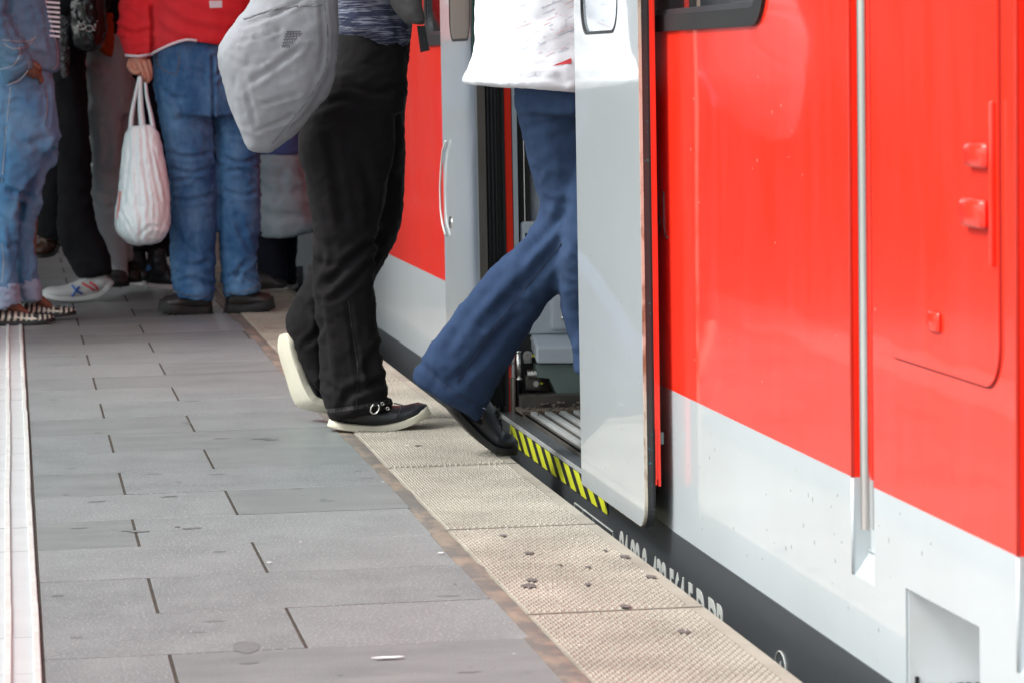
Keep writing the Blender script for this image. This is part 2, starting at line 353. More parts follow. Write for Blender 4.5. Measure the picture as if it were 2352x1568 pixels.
MB().box(3.95, 4.0, Y0, Y1, -.3, .95).box(3.95, 4.0, Y0, Y1, 2.1, 2.74).box(3.95, 4.0, 4.2, 4.5, .95, 2.1).box(3.95, 4.0, 10.2, 10.5, .95, 2.1).box(HB+.06, 3.95, Y1-.04, Y1, -.3, 2.74).box(HB+.03, 3.95, Y0, Y0+.03, -.3, 2.74).build('inner_wall', M['plastic'], tr)
for y_a, y_b in ((1.6, 4.2), (4.5, 10.2), (10.5, 12.7)): MB().box(3.96, 3.97, y_a, y_b, .95, 2.1).build('far_window', M['clear_glass'], tr)
def window(y0, y1, name='window'):
    fr = plateX(name, HB-.006, .02, rrect(y0, y1, WZ, 1.95, .09), [rrect(y0+.045, y1-.045, WZ+.03, 1.92, .06)], M['rubber'], tr)
    g = plateX('pane', HB+.004, .005, rrect(y0+.04, y1-.04, .96, 1.925, .06), [], M['glass'], fr)
    plateX('inner_rim', HB-.001, .006, rrect(y0+.036, y1-.036, WZ+.022, 1.93, .065), [rrect(y0+.055, y1-.055, WZ+.04, 1.91, .055)], M['rubber_tube'], fr)
window(*NW); window(*FW)
# grab rails in their recesses
def recess(a, b):
    r = MB(); e = .026
    r.box(HB+e, HB+e+.006, a-.01, b+.01, ZR, 2.6).box(HB+.004, HB+e, b-.0008, b+.006, ZR, 2.6).box(HB+.004, HB+e, a-.006, a+.0008, ZR, 2.6)
    rp = r.build('rail_recess', M['red'], tr)
    r = MB()
    r.box(HB+e, HB+e+.006, a-.01, b+.01, .05, ZR).box(HB+.004, HB+e, b-.0008, b+.006, .05, ZR).box(HB+.004, HB+e, a-.006, a+.0008, .05, ZR)
    r.add([(HB+.003, a, gz), (HB+.003, b, gz), (HB+e, b, gz+.035), (HB+e, a, gz+.035)], [(0, 1, 2, 3)])
    r.build('recess_foot', M['grey'], tr)
    MB().tube([(HB+e-.002, b-.004, gz+.035), (HB+e-.002, b-.03, gz+.037), (HB+e-.002, a+.03, gz+.036), (HB+e-.002, a+.004, gz+.035)], .004, 8).build('weld_seam', M['grey'], tr, True)
recess(*REC1); recess(*REC2)
for (yc, zb) in ((atX(1993, 800, HB+.013)[1], .197), (atX(1993, 800, HB+.013)[1]-(REC1[1]-REC2[1]), .197)):
    r = MB().tube([(HB+.011, yc, zb), (HB+.011, yc, 2.3)], .0105, 24).build('grab_rail', M['steel'], tr); smooth_angle(r)
    MB().box(HB+.011, HB+.026, yc-.006, yc+.006, 1.6, 1.62).build('bracket', M['steel'], r)
for yy in (REC1[1], REC2[1]): # folded lips beside the recesses
    MB().tube([(HB+.001, yy+.003, ZR), (HB+.001, yy+.003, 2.6)], .0035, 8).build('recess_lip', M['red'], tr, True)
    MB().tube([(HB+.001, yy+.003, gz), (HB+.001, yy+.003, ZR-.001)], .0035, 8).build('recess_lip', M['grey'], tr, True)
# foot step pocket
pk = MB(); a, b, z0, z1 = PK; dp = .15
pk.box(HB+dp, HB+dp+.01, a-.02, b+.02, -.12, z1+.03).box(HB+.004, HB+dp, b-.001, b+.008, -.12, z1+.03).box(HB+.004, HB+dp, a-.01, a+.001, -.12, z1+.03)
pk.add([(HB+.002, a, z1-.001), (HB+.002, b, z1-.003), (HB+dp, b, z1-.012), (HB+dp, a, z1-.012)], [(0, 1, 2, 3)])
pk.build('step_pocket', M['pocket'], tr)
p_ = atX(2082, 1556, HB+.02)
MB().box(HB+.008, HB+dp, a+.002, b-.002, p_[2]-.03, p_[2]).build('step_shelf', M['alu'], tr)
rg = MB()
for i in range(26):
    x = HB+.03+(dp-.03)*i/26; rg.box(x, x+(dp-.03)/26*random.uniform(.6, 1.1), b-.004, b-.0015, p_[2]-.001, p_[2]+random.uniform(.001, .005))
rg.box(HB+.012, HB+.017, b-.006, b-.0015, p_[2]-.002, p_[2]+.016)
rg.build('grime_line', M['rubber'], tr)
# cab side hatch with its groove, hinge bar, hinge blocks, latch
y_l, y_r = zx(2027, 500)[0], zx(2299, 500)[0]; zb = zx(2150, 848)[1]
plateX('hatch', HB-.0035, .004, rrect(y_r, y_l, zb, 2.35, .07, n=8, rs=[.05, .05, .07, .055]), [], M['red'], tr)
plateX('hatch_groove', HB-.001, .0012, rrect(y_r-.003, y_l+.003, zb-.003, 2.3535, .07, n=8, rs=[.05, .05, .073, .058]), [], M['dark_red'], tr)
zz = lambda px, py: atX(px, py, HB)
hb = MB(); t_, b_ = zz(2290, 232), zz(2290, 612)
hb.box(HB-.011, HB-.002, t_[1]-.005, t_[1]+.004, b_[2], t_[2], .003); hin = hb.build('hinge_bar', M['red'], tr, True)
def knob(px0, px1, py0, py1, proud):
    p, q = zz(px0, py0), zz(px1, py1); MB().box(HB-proud, HB-.002, q[1], p[1], q[2], p[2], min(.008, abs(p[1]-q[1])*.3)).build('hinge_block', M['red'], tr, True)
knob(2235, 2282, 325, 388, .015); knob(2228, 2280, 452, 528, .017)
p, q = zz(2143, 712), zz(2168, 766); MB().box(HB-.010, HB-.002, q[1], p[1], q[2], p[2], .005).build('latch', M['red'], tr, True)
# door leaves
def leaf(yn, yf, near):
    X = 1.145; zb_ = .0
    lf = empty('door_leaf', (X, (yn+yf)/2, 0)); lf.parent = tr; lf.location = Vector((X, (yn+yf)/2, 0))-wloc(tr)
    lf['label'] = 'open silver door leaf nearer the camera' if near else 'open silver door leaf on the far side of the doorway'
    if near: out = rrect(yn, yf, .01, 2.1, .05, n=10, rs=[.01, .01, .001, .05]); wy = (atX(1418, 30, X)[1], atX(1334, 30, X)[1])
    else: out = rrect(yn, yf, .01, 2.1, .05, rs=[.01, .01, .05, .001]); wy = (atX(1079, 30, X)[1], atX(1032, 30, X)[1])
    wz = atX(1385 if near else 1055, 78 if near else 95, X)[2]
    hole = rrect(wy[0], wy[1], wz, 1.9, .06, n=8)
    sk = plateX('door_panel', X, .005, out, [hole], M['leaf'], lf)
    plateX('window_rim', X-.001, .012, hole, [rrect(wy[0]+.006, wy[1]-.006, wz+.006, 1.89, .055, n=8)], M['rubber'], lf)
    plateX('pane', X+.004, .004, rrect(wy[0]+.004, wy[1]-.004, wz+.004, 1.895, .055, n=8), [], M['leaf_glass'], lf)
    return lf, X, wy, wz
M['leaf_glass'] = pmat('door_glass', (.34, .38, .42), .04, coat=1, spec=.8)
yn, yf = atX(1478, 1000, 1.145)[1], atX(1334, 1000, 1.145)[1]
lf, X, wy, wz = leaf(yn, yf, True)
# trailing edge of the near leaf: rusty cream rim, grey seal, red back
ed = MB(); prof = rrect(yn-.001, yf+.001, .009, 2.101, .05, n=10, rs=[.01, .01, .001, .05]); i_ = rrect(yn+.003, yf-.003, .013, 2.097, .05, n=10, rs=[.01, .01, .001, .047])
plateX('edge_rim', X+.0005, .006, prof, [i_], M['rust'], lf)
plateX('edge_seal', X+.0065, .014, rrect(yn+.001, yf-.004, .004, 2.09, .05, n=8, rs=[.01, .01, .001, .05]), [], M['seal'], lf)
plateX('seal_line', X+.018, .0035, rrect(yn-.0005, yf-.01, .012, 2.08, .05, n=8, rs=[.01, .01, .001, .05]), [], M['rubber'], lf)
zr = atX(1515, 1112, 1.178)[2]
MB().box(X+.0215, X+.029, yn-.003, yf-.03, zr+.012, 2.05).box(X+.0265, X+.031, yn-.005, yn+.02, zr+.0, 2.05).box(X+.0215, X+.024, yn-.004, yn+.02, zr+.002, .2).build('door_back', M['red'], lf)
q = atX(1520, 1003, 1.183); MB().box(X+.031, X+.038, yn-.002, yn+.02, q[2]-.011, q[2]+.011).build('guide_block', M['green'], lf)
# leading edge of the far leaf, facing the camera
yn2, yf2 = atX(1094, 400, 1.145)[1], atX(1018, 400, 1.145)[1]
lf2, X, wy2, wz2 = leaf(yn2, yf2, False)
def XE_(px, Y=yn2): return atY(px, 400, Y)[0]
MB().box(X+.001, XE_(1117), yn2+.002, yf2-.02, .02, 2.08).build('edge_strip', M['brown_metal'], lf2)
for (p0, p1, mm) in ((1117, 1121, 'rubber'), (1121, 1128, 'rubber_tube'), (1130, 1137, 'rubber_tube'), (1139, 1144, 'rubber_tube'), (1147, 1151, 'rubber')):
    r = (XE_(p1)-XE_(p0))/2; MB().tube([(XE_(p0)+r, yn2+.01, .01), (XE_(p0)+r, yn2+.01, 2.1)], r, 12).build('edge_seal', M[mm], lf2, True)
MB().box(XE_(1117), XE_(1154), yn2+.012, yf2-.02, .02, 2.08).build('leaf_core', M['rubber'], lf2)
q0, q1 = atX(1084, 0, X-.004), atX(1084, 138, X-.004)
MB().box(X-.008, X, q0[1]-.02, q0[1]+.012, q1[2], 1.25, .003).build('push_button_rim', M['green_seal'], lf2, True)
# bow shaped handle and lock on the far leaf
pp = [atX(a_, b_, X-.006) for a_, b_ in ((1024, 325), (1017, 345), (1013, 385), (1011, 430), (1012, 480), (1016, 515), (1023, 540))]
MB().tube(pp, .0028, 8).build('bow_handle', M['mark'], lf2, True)
c_ = atX(1035, 511, X); MB().ell(c_, (.004, .03, .017)).build('lock', M['steel'], lf2, True)
# far door post
jy = yn2+.01
def post(p0, p1, m_, z0=.0, z1=2.15, dy=0, name='door_post', yy=None):
    y = (yy or jy)+dy; MB().box(atY(p0, 400, y)[0], atY(p1, 400, y)[0], y, y+.06, z0, z1).build(name, M[m_], tr)
post(1154, 1160, 'rubber'); post(1160, 1176, 'red', dy=.004); post(1176, 1178.5, 'rubber', dy=.006); post(1178.5, 1189, 'plastic', z0=.25); post(1189, 1217, 'rubber', dy=.02)
MB().tube([(atY(1206, 400, jy)[0], jy+.015, .3), (atY(1206, 400, jy)[0], jy+.015, 2.1)], .0015, 6).build('wire', M['steel'], tr)
# inside the doorway beyond the post
iy = jy+.03
def PB(px, py, y=iy): return atY(px, py, y)
MB().prism([PB(1214, 514, iy+.02), PB(1330, 514, iy+.02), PB(1330, -700, iy+.02), PB(1214, -700, iy+.02)], (0, .03, 0)).build('draught_screen', M['plastic'], tr)
hs_ = empty('door_drive_housing', (1.35, iy, 0)); hs_.parent = tr; hs_.location = Vector((1.35, iy, 0))-wloc(tr)
def rb(px0, py0, px1, py1, m_, y0, dep, name, bev=.006, par=None):
    p, q = PB(px0, py0, y0), PB(px1, py1, y0); return MB().box(p[0], q[0], y0, y0+dep, q[2], p[2], bev).build(name, M[m_], par or hs_, True)
rb(1196, 510, 1345, 765, 'plastic', iy-.02, .10, 'housing_cover', .008)
rb(1206, 536, 1213, 600, 'rubber', iy-.022, .01, 'slot', .001)
c_ = PB(1215, 540, iy-.021); MB().ell(c_, (.005, .004, .005)).build('screw', M['steel'], hs_, True)
rb(1262, 590, 1345, 757, 'plastic', iy-.035, .03, 'inner_cover', .01)
c_ = PB(1293, 730, iy-.037); MB().ell(c_, (.006, .005, .006)).build('screw', M['steel'], hs_, True)
# flared cover: back line at (1222..1300, 765) to the front lip
A = [PB(1218, 762, iy), PB(1330, 762, iy), PB(1336, 797, iy-.075), PB(1232, 797, iy-.075)]
fl = MB(); dn = np.array((0, 0, PB(1232, 836, iy-.075)[2]-PB(1232, 797, iy-.075)[2]))
fl.add([*A, A[0]+dn, A[1]+dn, A[2]+dn, A[3]+dn], [(3, 2, 1, 0), (4, 5, 6, 7), (0, 4, 7, 3), (3, 7, 6, 2), (2, 6, 5, 1), (1, 5, 4, 0)])
fo = fl.build('flared_cover', M['plastic'], hs_)
bv = fo.modifiers.new('b', 'BEVEL'); bv.width = .006; bv.segments = 3
MB().prism([PB(1232, 836, iy-.06), PB(1345, 836, iy-.06), PB(1345, 917, iy-.06), PB(1288, 921, iy-.06), PB(1262, 868, iy-.06), PB(1232, 866, iy-.06)], (0, .09, 0)).build('green_base', M['green'], hs_)
# hinge mechanism
me_ = empty('door_hinge', (1.27, iy, .05)); me_.parent = tr; me_.location = Vector((1.27, iy, .05))-wloc(tr)
rb(1180, 745, 1200, 800, 'plastic', iy-.0, .05, 'bracket', .003, me_); rb(1204, 715, 1232, 860, 'dark_metal', iy+.0, .05, 'hinge_plate', .004, me_)
rb(1158, 817, 1183, 835, 'alu', iy-.05, .05, 'arm', .002, me_); rb(1203, 818, 1222, 834, 'alu', iy-.03, .04, 'arm', .002, me_)
rb(1176, 835, 1184, 872, 'alu', iy-.045, .02, 'arm', .002, me_)
p0, p1 = PB(1190, 808, iy-.06), PB(1193, 870, iy-.06)
MB().tube([p0, p1], .0055, 14).ell(p0, (.008, .008, .005)).ell(p1, (.008, .008, .004)).build('pin', M['steel'], me_, True)
for (a_, b_, r) in ((1212, 817, .0095), (1222, 777, .007), (1230, 880, .008)):
    c = PB(a_, b_, iy-.045 if b_ != 777 else iy-.005); hx = MB().tube([c, c+np.array((0, -.008, 0))], r, 6).build('bolt', M['steel'], me_)
    MB().tube([c+np.array((0, .002, 0)), c+np.array((0, -.003, 0))], r*1.35, 16).build('washer', M['alu'], me_)
    MB().box(c[0]+r, c[0]+r+.01, c[1]-.004, c[1], c[2]-.002, c[2]+.003).build('paint_mark', M['yellow'], me_)
sp = []
for i in range(90):
    t = i/89; a_ = t*2*math.pi*6; c = np.array(PB(1210+t*22, 859, iy-.05)); sp.append(c+np.array((0, math.cos(a_)*.011, math.sin(a_)*.011)))
MB().tube(sp, .0016, 6).build('spring', M['steel'], me_, True)
rb(1207, 862, 1244, 895, 'dark_metal', iy-.05, .06, 'lever_block', .006, me_)
rb(1160, 840, 1172, 930, 'dark_metal', iy-.02, .05, 'guide_strip', .002, me_)
rb(1176, 868, 1186, 950, 'brown_metal', iy-.06, .04, 'guide_strip', .004, me_); rb(1188, 872, 1193, 940, 'rubber', iy-.05, .03, 'guide_strip', .002, me_)
# sill and ribbed threshold
zsl = atX(1178, 966, HB)[2]
sill = MB().box(HB-.004, HB+.035, DY0-.02, DY1+.1, zsl-.010, zsl, .001).box(HB+.033, HB+.042, DY0-.02, DY1+.1, zsl-.01, zsl+.010, .001)
for i in range(7): sill.box(HB+.050+i*.036, HB+.066+i*.036, DY0-.02, DY1+.0, zsl+.008, zsl+.0175, .002)
sill.build('door_sill', M['tread'], tr)
MB().box(HB+.03, HB+.33, DY0-.02, DY1+.1, zsl-.03, zsl+.010).build('tread_base', M['dark_metal'], tr)
dm = MB()
for i in range(60):
    c = (random.uniform(HB+.05, HB+.30), random.uniform(DY1-.12, DY1+.05), zsl+.02+random.uniform(0, .012)); dm.ell(c, (random.uniform(.002, .008), random.uniform(.003, .01), .003), 6, 4)
dm.box(HB+.03, HB+.34, DY1-.02, DY1+.1, zsl+.004, zsl+.018)
dm.build('dirt_in_doorway', M['dirt'], tr)
MB().box(HB+.03, HB+.16, DY0-.03, DY0, .0, 2.15).build('door_post', M['rubber'], tr)
# warning stripes under the sill
zt, zb2 = zsl-.0105, atX(1178, 1017, HB)[2]
ya, yb = atX(1176, 966, HB)[1], atX(1400, 1150, HB)[1]
ws = MB().box(HB-.0045, HB-.0025, yb, ya, zb2, zt).build('warning_stripe_panel', M['black'], tr)
ym = MB(); pit = .125; k = 0
while True:
    y = ya-.004-k*pit; k += 1
    if y < yb: break
    sl_ = .095; c1, c2 = y, y-pit*.5
    poly = [(c1, zt), (c2, zt), (c2-sl_, zb2), (c1-sl_, zb2)]
    # clip at the end of the panel
    pl = [(max(yy, yb+.001), z) for yy, z in poly]
    if c2-sl_ < yb and c2 < yb: pl = [(c1, zt), (yb+.001, zt), (yb+.001, zt-(zt-zb2)*min(1, (c1-yb)/sl_))]
    elif c2-sl_ < yb:
        f2 = (c2-yb)/sl_; f1 = min(1, (c1-yb)/sl_); pl = [(c1, zt), (c2, zt), (yb+.001, zt-(zt-zb2)*f2), (yb+.001, zt-(zt-zb2)*f1)] + ([(c1-sl_, zb2)] if c1-sl_ > yb else [])
    ym.prism([(HB-.0052, a_, b_) for a_, b_ in pl], (.001, 0, 0))
ym.prism([(HB-.0052, ya, zt), (HB-.0052, ya, zb2), (HB-.0052, ya-.03, zb2)], (.001, 0, 0))
ym.build('yellow_stripes', M['yellow'], ws)
# lettering on the skirt
s0 = atX(1422, 1212, HB-.003)[1]; s1 = atX(1660, 1380, HB-.003)[1]; ztop = atX(1425, 1213, HB)[2]
V, Fc = curve_mesh(None, .001, "94 80 0  432 564-5 D-DB", .1); wd = V[:, 0].max()-V[:, 0].min(); cap = V[:, 1].max()
hh = .084
W = np.stack([HB-.0025-V[:, 2], s0-(V[:, 0]-V[:, 0].min())*(s0-s1)/wd, ztop-hh+V[:, 1]*hh/cap], 1)
obj('fleet_number', W, Fc, M['mark'], tr)
def frame(y_a, y_b, z_a, z_b, t=.0025):
    m = MB()
    for (a_, b_, c, d) in ((y_a, y_b, z_a-t, z_a), (y_a, y_b, z_b, z_b+t), (y_a, y_a-t, z_b, z_a), (y_b, y_b+t, z_b, z_a), (y_a-(y_a-y_b)*.22, y_a-(y_a-y_b)*.22-t*.6, z_b, z_a), (y_a-(y_a-y_b)*.5, y_a-(y_a-y_b)*.5-t*.6, z_b, z_a)):
        m.box(HB-.0035, HB-.0022, a_, b_, c, d)
    return m
ta, tbp = atX(1322, 1152, HB), atX(1411, 1212, HB)
frm = frame(ta[1], tbp[1], ta[2], ta[2]-.11).build('data_panel', M['mark'], tr)
textX('small_print', "H", .02, (HB-.003, ta[1]-.02, ta[2]-.035), M['mark'], frm); textX('small_print', "KUPPL", .02, (HB-.003, ta[1]-.105, ta[2]-.035), M['mark'], frm); textX('small_print', "GZ 18.06", .026, (HB-.003, ta[1]-.235, ta[2]-.04), M['mark'], frm, .8)
ta = atX(1143, 986, HB); frm = frame(ta[1], atX(1172, 1000, HB)[1], ta[2], ta[2]-.05, .002).build('data_panel', M['mark'], tr)
textX('small_print', "REV.", .03, (HB-.003, ta[1]-.03, ta[2]-.03), M['mark'], frm)
cc = atX(1797, 1532, HB); rp = [(HB-.003, cc[1]+.034*math.cos(a_), cc[2]+.026*math.sin(a_)) for a_ in [2*math.pi*i/28 for i in range(29)]]
sg = MB().tube(rp, .0013, 6).build('lifting_point_sign', M['mark'], tr); textX('arrow', "4", .034, (HB-.003, cc[1]+.012, cc[2]-.014), M['mark'], sg)
# operator mark, half hidden behind the leaf
p, q = atX(1490, 428, HB), atX(1520, 541, HB)
V, Fc = curve_mesh(None, .001, "B", .1); V[:, 0] -= V[:, 0].min(); V[:, 1] -= V[:, 1].min(); kx = (p[1]-q[1])/V[:, 0].max(); kz = (p[2]-atX(1502, 541, HB)[2])/V[:, 1].max()
M['logo'] = pmat('logo_grey', (.10, .08, .085), .4, coat=.6)
obj('logo_letter', np.stack([HB-.0025-V[:, 2], p[1]-V[:, 0]*kx, p[2]-V[:, 1].max()*kz+V[:, 1]*kz], 1), Fc, M['logo'], tr)
MB().tube([atX(a_, b_, HB-.001) for a_, b_ in ((1524, 440), (1525, 515), (1526.5, 532), (1529, 543), (1533, 547))], .002, 6).build('logo_frame', M['logo'], tr, True)
m_ = MB()
for i in range(48):
    y, z = random.uniform(3.9, 5.6), random.uniform(.02, .25)
    if PK[0]-.02 < y < PK[1]+.02 and z < .17 or REC1[0]-.02 < y < REC1[1]+.02: continue
    m_.ell((HB-.0002, y, z), (.0006, random.uniform(.0008, .0022), random.uniform(.001, .005)), 6, 4)
for i in range(26): m_.ell((HB-.0002, random.uniform(3.8, 5.5), random.uniform(.3, .9)), (.0006, .001, random.uniform(.001, .003)), 6, 4)
for i in range(22): m_.ell((1.1448, random.uniform(yn+.03, yf-.03), random.uniform(.06, .8)), (.0006, random.uniform(.001, .002), random.uniform(.001, .003)), 6, 4)
o = m_.build('dirt_specks', M['speck'], tr); o['kind'] = 'stuff'
# next car beyond the gangway
tr2 = empty('train', (2.6, 20, -.9), 'next coach of the red train beyond the dark gangway gap', 'train')
plateX('upper_panel', HB, .03, outl(13.5, 26, ZR, 2.75), [], M['red'], tr2)
plateX('lower_panel', HB, .03, outl(13.5, 26, .02, ZR), [], M['grey'], tr2); plateX('skirt', HB-.002, .03, outl(13.5, 26, -.35, .02), [], M['skirt'], tr2)
MB().box(HB+.03, 4, 13.5, 13.54, -.3, 2.75).build('end_wall', M['grey'], tr2); MB().box(HB+.03, 4, 13.5, 26, 2.74, 3.1).build('roof', M['grey'], tr2)
g = MB()
for i in range(9): g.box(HB+.10+.03*(i % 2), 3.8, 12.76+i*.085, 12.84+i*.085, -.4, 2.6)
g.build('gangway_bellows', M['rubber'], tr)
#PEOPLE
# ------------------------------------------------------------------ people: lofted garments traced at each person's own distance
def cr(A, n):                                   # Catmull-Rom resampling of rows
    A = np.array(A, float); m = len(A); out = []
    for t in np.linspace(0, m-1-1e-9, n):
        i = int(t); u = t-i; p0, p1, p2, p3 = A[max(i-1, 0)], A[i], A[min(i+1, m-1)], A[min(i+2, m-1)]
        out.append(.5*((2*p1)+(-p0+p2)*u+(2*p0-5*p1+4*p2-p3)*u*u+(-p0+3*p1-3*p2+p3)*u**3))
    return np.array(out)
def loft(mb, rows, Y=None, n=None, seg=28, sq=2.3):   # row = xl, yl, xr, yr, Y, depth radius (m)
    R = [list(r) for r in rows]
    for r in R:
        if len(r) == 5: r.insert(4, Y)
    R = cr(R, n or len(R)*5); V = []; Fc = []
    for xl, yl, xr, yr, y, dp in R:
        a, b = atY(xl, yl, y), atY(xr, yr, y); c = (a+b)/2; h = (b-a)/2
        for k in range(seg):
            t = 2*math.pi*k/seg; ct, st = math.cos(t), math.sin(t)
            ct = math.copysign(abs(ct)**(2/sq), ct); st = math.copysign(abs(st)**(2/sq), st)
            V.append(c+h*ct+np.array((0, dp, 0))*st)
    m = len(R)
    for i in range(m-1):
        for k in range(seg):
            k2 = (k+1) % seg; Fc.append((i*seg+k, i*seg+k2, (i+1)*seg+k2, (i+1)*seg+k))
    Fc.append(tuple(range(seg-1, -1, -1))); Fc.append(tuple((m-1)*seg+k for k in range(seg)))
    mb.add(V, Fc)
def garment(name, mb, mat, parent, vox=.008, it=3, folds=(), wr=.004, wsc=9, wst=(1, 1, 1.6), post=None):
    """voxel-merge the lofts into one cloth surface, then press folds into it"""
    t = bpy.data.objects.new('tmp', bpy.data.meshes.new('tmp')); COL.objects.link(t); t.data.from_pydata([tuple(v) for v in mb.V], [], mb.F)
    bm = bmesh.new(); bm.from_mesh(t.data); bmesh.ops.recalc_face_normals(bm, faces=bm.faces); bm.to_mesh(t.data); bm.free()
    rm = t.modifiers.new('r', 'REMESH'); rm.mode = 'VOXEL'; rm.voxel_size = vox
    sm = t.modifiers.new('s', 'SMOOTH'); sm.factor = .5; sm.iterations = it
    dg = bpy.context.evaluated_depsgraph_get(); dg.update()
    me = bpy.data.meshes.new_from_object(t.evaluated_get(dg), depsgraph=dg); bpy.data.objects.remove(t)
    n = len(me.vertices); V = np.empty(n*3); me.vertices.foreach_get('co', V); V = V.reshape(-1, 3)
    Nn = np.empty(n*3); me.vertex_normals.foreach_get('vector', Nn); Nn = Nn.reshape(-1, 3)
    D = np.zeros(n)
    if wr:
        for i in range(n):
            v = V[i]; q = Vector((v[0]*wst[0], v[1]*wst[1], v[2]*wst[2]))*wsc
            w1 = noise.noise(q); w2 = noise.noise(q*2.3+Vector((5, 1, 2)))
            D[i] = wr*((1-2.2*abs(w1))*.75+.6*(1-2.6*abs(w2))+.28*(1-3*abs(noise.noise(q*5.1+Vector((1, 7, 3))))))-wr*.6
    if folds:
        P = proj(V); front = 1/(1+np.exp(8*(Nn[:, 1]-.25)))
        for pts, wd, dep in folds:
            pts = cr([list(p) for p in pts], len(pts)*6); best = np.full(n, 1e9)
            for a, b in zip(pts[:-1], pts[1:]):
                d = b-a; L = (d@d)+1e-9; tt = np.clip(((P-a)@d)/L, 0, 1); best = np.minimum(best, np.hypot(*((P-a-tt[:, None]*d).T)))
            ds = np.hypot(*(P-pts[0]).T); de = np.hypot(*(P-pts[-1]).T); taper = np.clip(np.minimum(ds, de)/(2.2*wd), .25, 1)
            D += front*taper*(-dep*np.exp(-(best/wd)**2)+.55*dep*np.exp(-((best-1.9*wd)/(.9*wd))**2))
    V = V+Nn*D[:, None]
    if post is not None: V = post(V, Nn)
    Fc = [list(p.vertices) for p in me.polygons]; bpy.data.meshes.remove(me)
    return obj(name, V, Fc, mat, parent, True)
def shoe(parent, pts, up, width, h=.085, sole=.026, um=None, sm=None, laces=None, stripes=False, collar=.0, side=(0, 1, 0), studs=False, open_=False):
    """pts: heel, ball, toe of the underside in space; up: unit vector away from the sole"""
    P = cr([list(p) for p in pts], 26); up = np.array(up, float); up /= np.linalg.norm(up); n = len(P)
    ax = P[-1]-P[0]; ax /= np.linalg.norm(ax); sd_ = np.cross(up, ax); sd_ /= np.linalg.norm(sd_)
    L = [0]
    for i in range(1, n): L.append(L[-1]+np.linalg.norm(P[i]-P[i-1]))
    L = np.array(L)/L[-1]
    def wid(t):
        base = np.interp(t, [0, .03, .1, .3, .5, .7, .85, .95, 1], [.25, .55, .78, .80, .86, 1.0, .92, .62, .25]); return width/2*base
    def hei(t): return np.interp(t, [0, .06, .3, .45, .6, .8, .93, 1], [h*.75, h, h*1.0, h*.97, h*.78, h*.6, h*.52, h*.34])
    ups = []
    for i in range(n):
        tg = P[min(i+1, n-1)]-P[max(i-1, 0)]; tg /= np.linalg.norm(tg); u = up-tg*(up@tg); ups.append(u/np.linalg.norm(u))
    def shell(w_, z0, z1, seg=18, p=2.6, flat=False):
        V = []; Fc = []
        for i in range(n):
            t = L[i]; ww = wid(t)*w_; a, b = z0(t), z1(t); c = (a+b)/2; hh_ = (b-a)/2
            for k in range(seg):
                th = 2*math.pi*k/seg; ct, st = math.cos(th), math.sin(th); q = 2/(8 if flat else p)
                x = math.copysign(abs(ct)**q, ct)*ww; z = math.copysign(abs(st)**q, st)*hh_
                if not flat and z > 0: x *= 1-.32*(z/hh_)
                V.append(P[i]+sd_*x+ups[i]*(c+z))
        for i in range(n-1):
            for k in range(seg):
                k2 = (k+1) % seg; Fc.append((i*seg+k, i*seg+k2, (i+1)*seg+k2, (i+1)*seg+k))
        Fc.append(tuple(range(seg-1, -1, -1))); Fc.append(tuple((n-1)*seg+k for k in range(seg)))
        return V, Fc
    V, Fc = shell(1.0, lambda t: sole*.5, lambda t: max(sole*1.25, hei(t)))
    root = empty('shoe', P[0]); root.parent = parent; root.location = Vector(P[0])-wloc(parent)
    u = obj('upper', V, Fc, um, root, True)
    V, Fc = shell(1.06, lambda t: 0, lambda t: sole*(1+.25*(t > .9)), flat=True)
    s_ = obj('sole', V, Fc, sm, root, True); smooth_angle(s_, 50)
    if laces is not None:
        m = MB()
        for j in range(4):
            t = .44+.075*j; i = int(t*(n-1)); c = P[i]+ups[i]*(hei(t)*1.0+.000); ww = wid(t)*.5
            m.tube([c-sd_*ww-ups[i]*.006, c-sd_*ww*.4+ups[i]*.002, c+sd_*ww*.4+ups[i]*.002+ax*.006, c+sd_*ww-ups[i]*.006], .0028, 6)
        i = int(.42*(n-1)); c = P[i]+ups[i]*(hei(.42)+.004)
        m.build('laces', laces, root, True)
    if studs:
        m = MB()
        for j in range(9):
            t = .06+.1*j; i = int(t*(n-1)); 
            for q in (-1, 1):
                c = P[i]+sd_*q*wid(t)*.85; m.tube([c-ups[i]*.006, c+ups[i]*.006], .008, 6)
        m.build('sole_tread', sm, root)
    return root, P, ups, sd_, ax, wid, hei, n

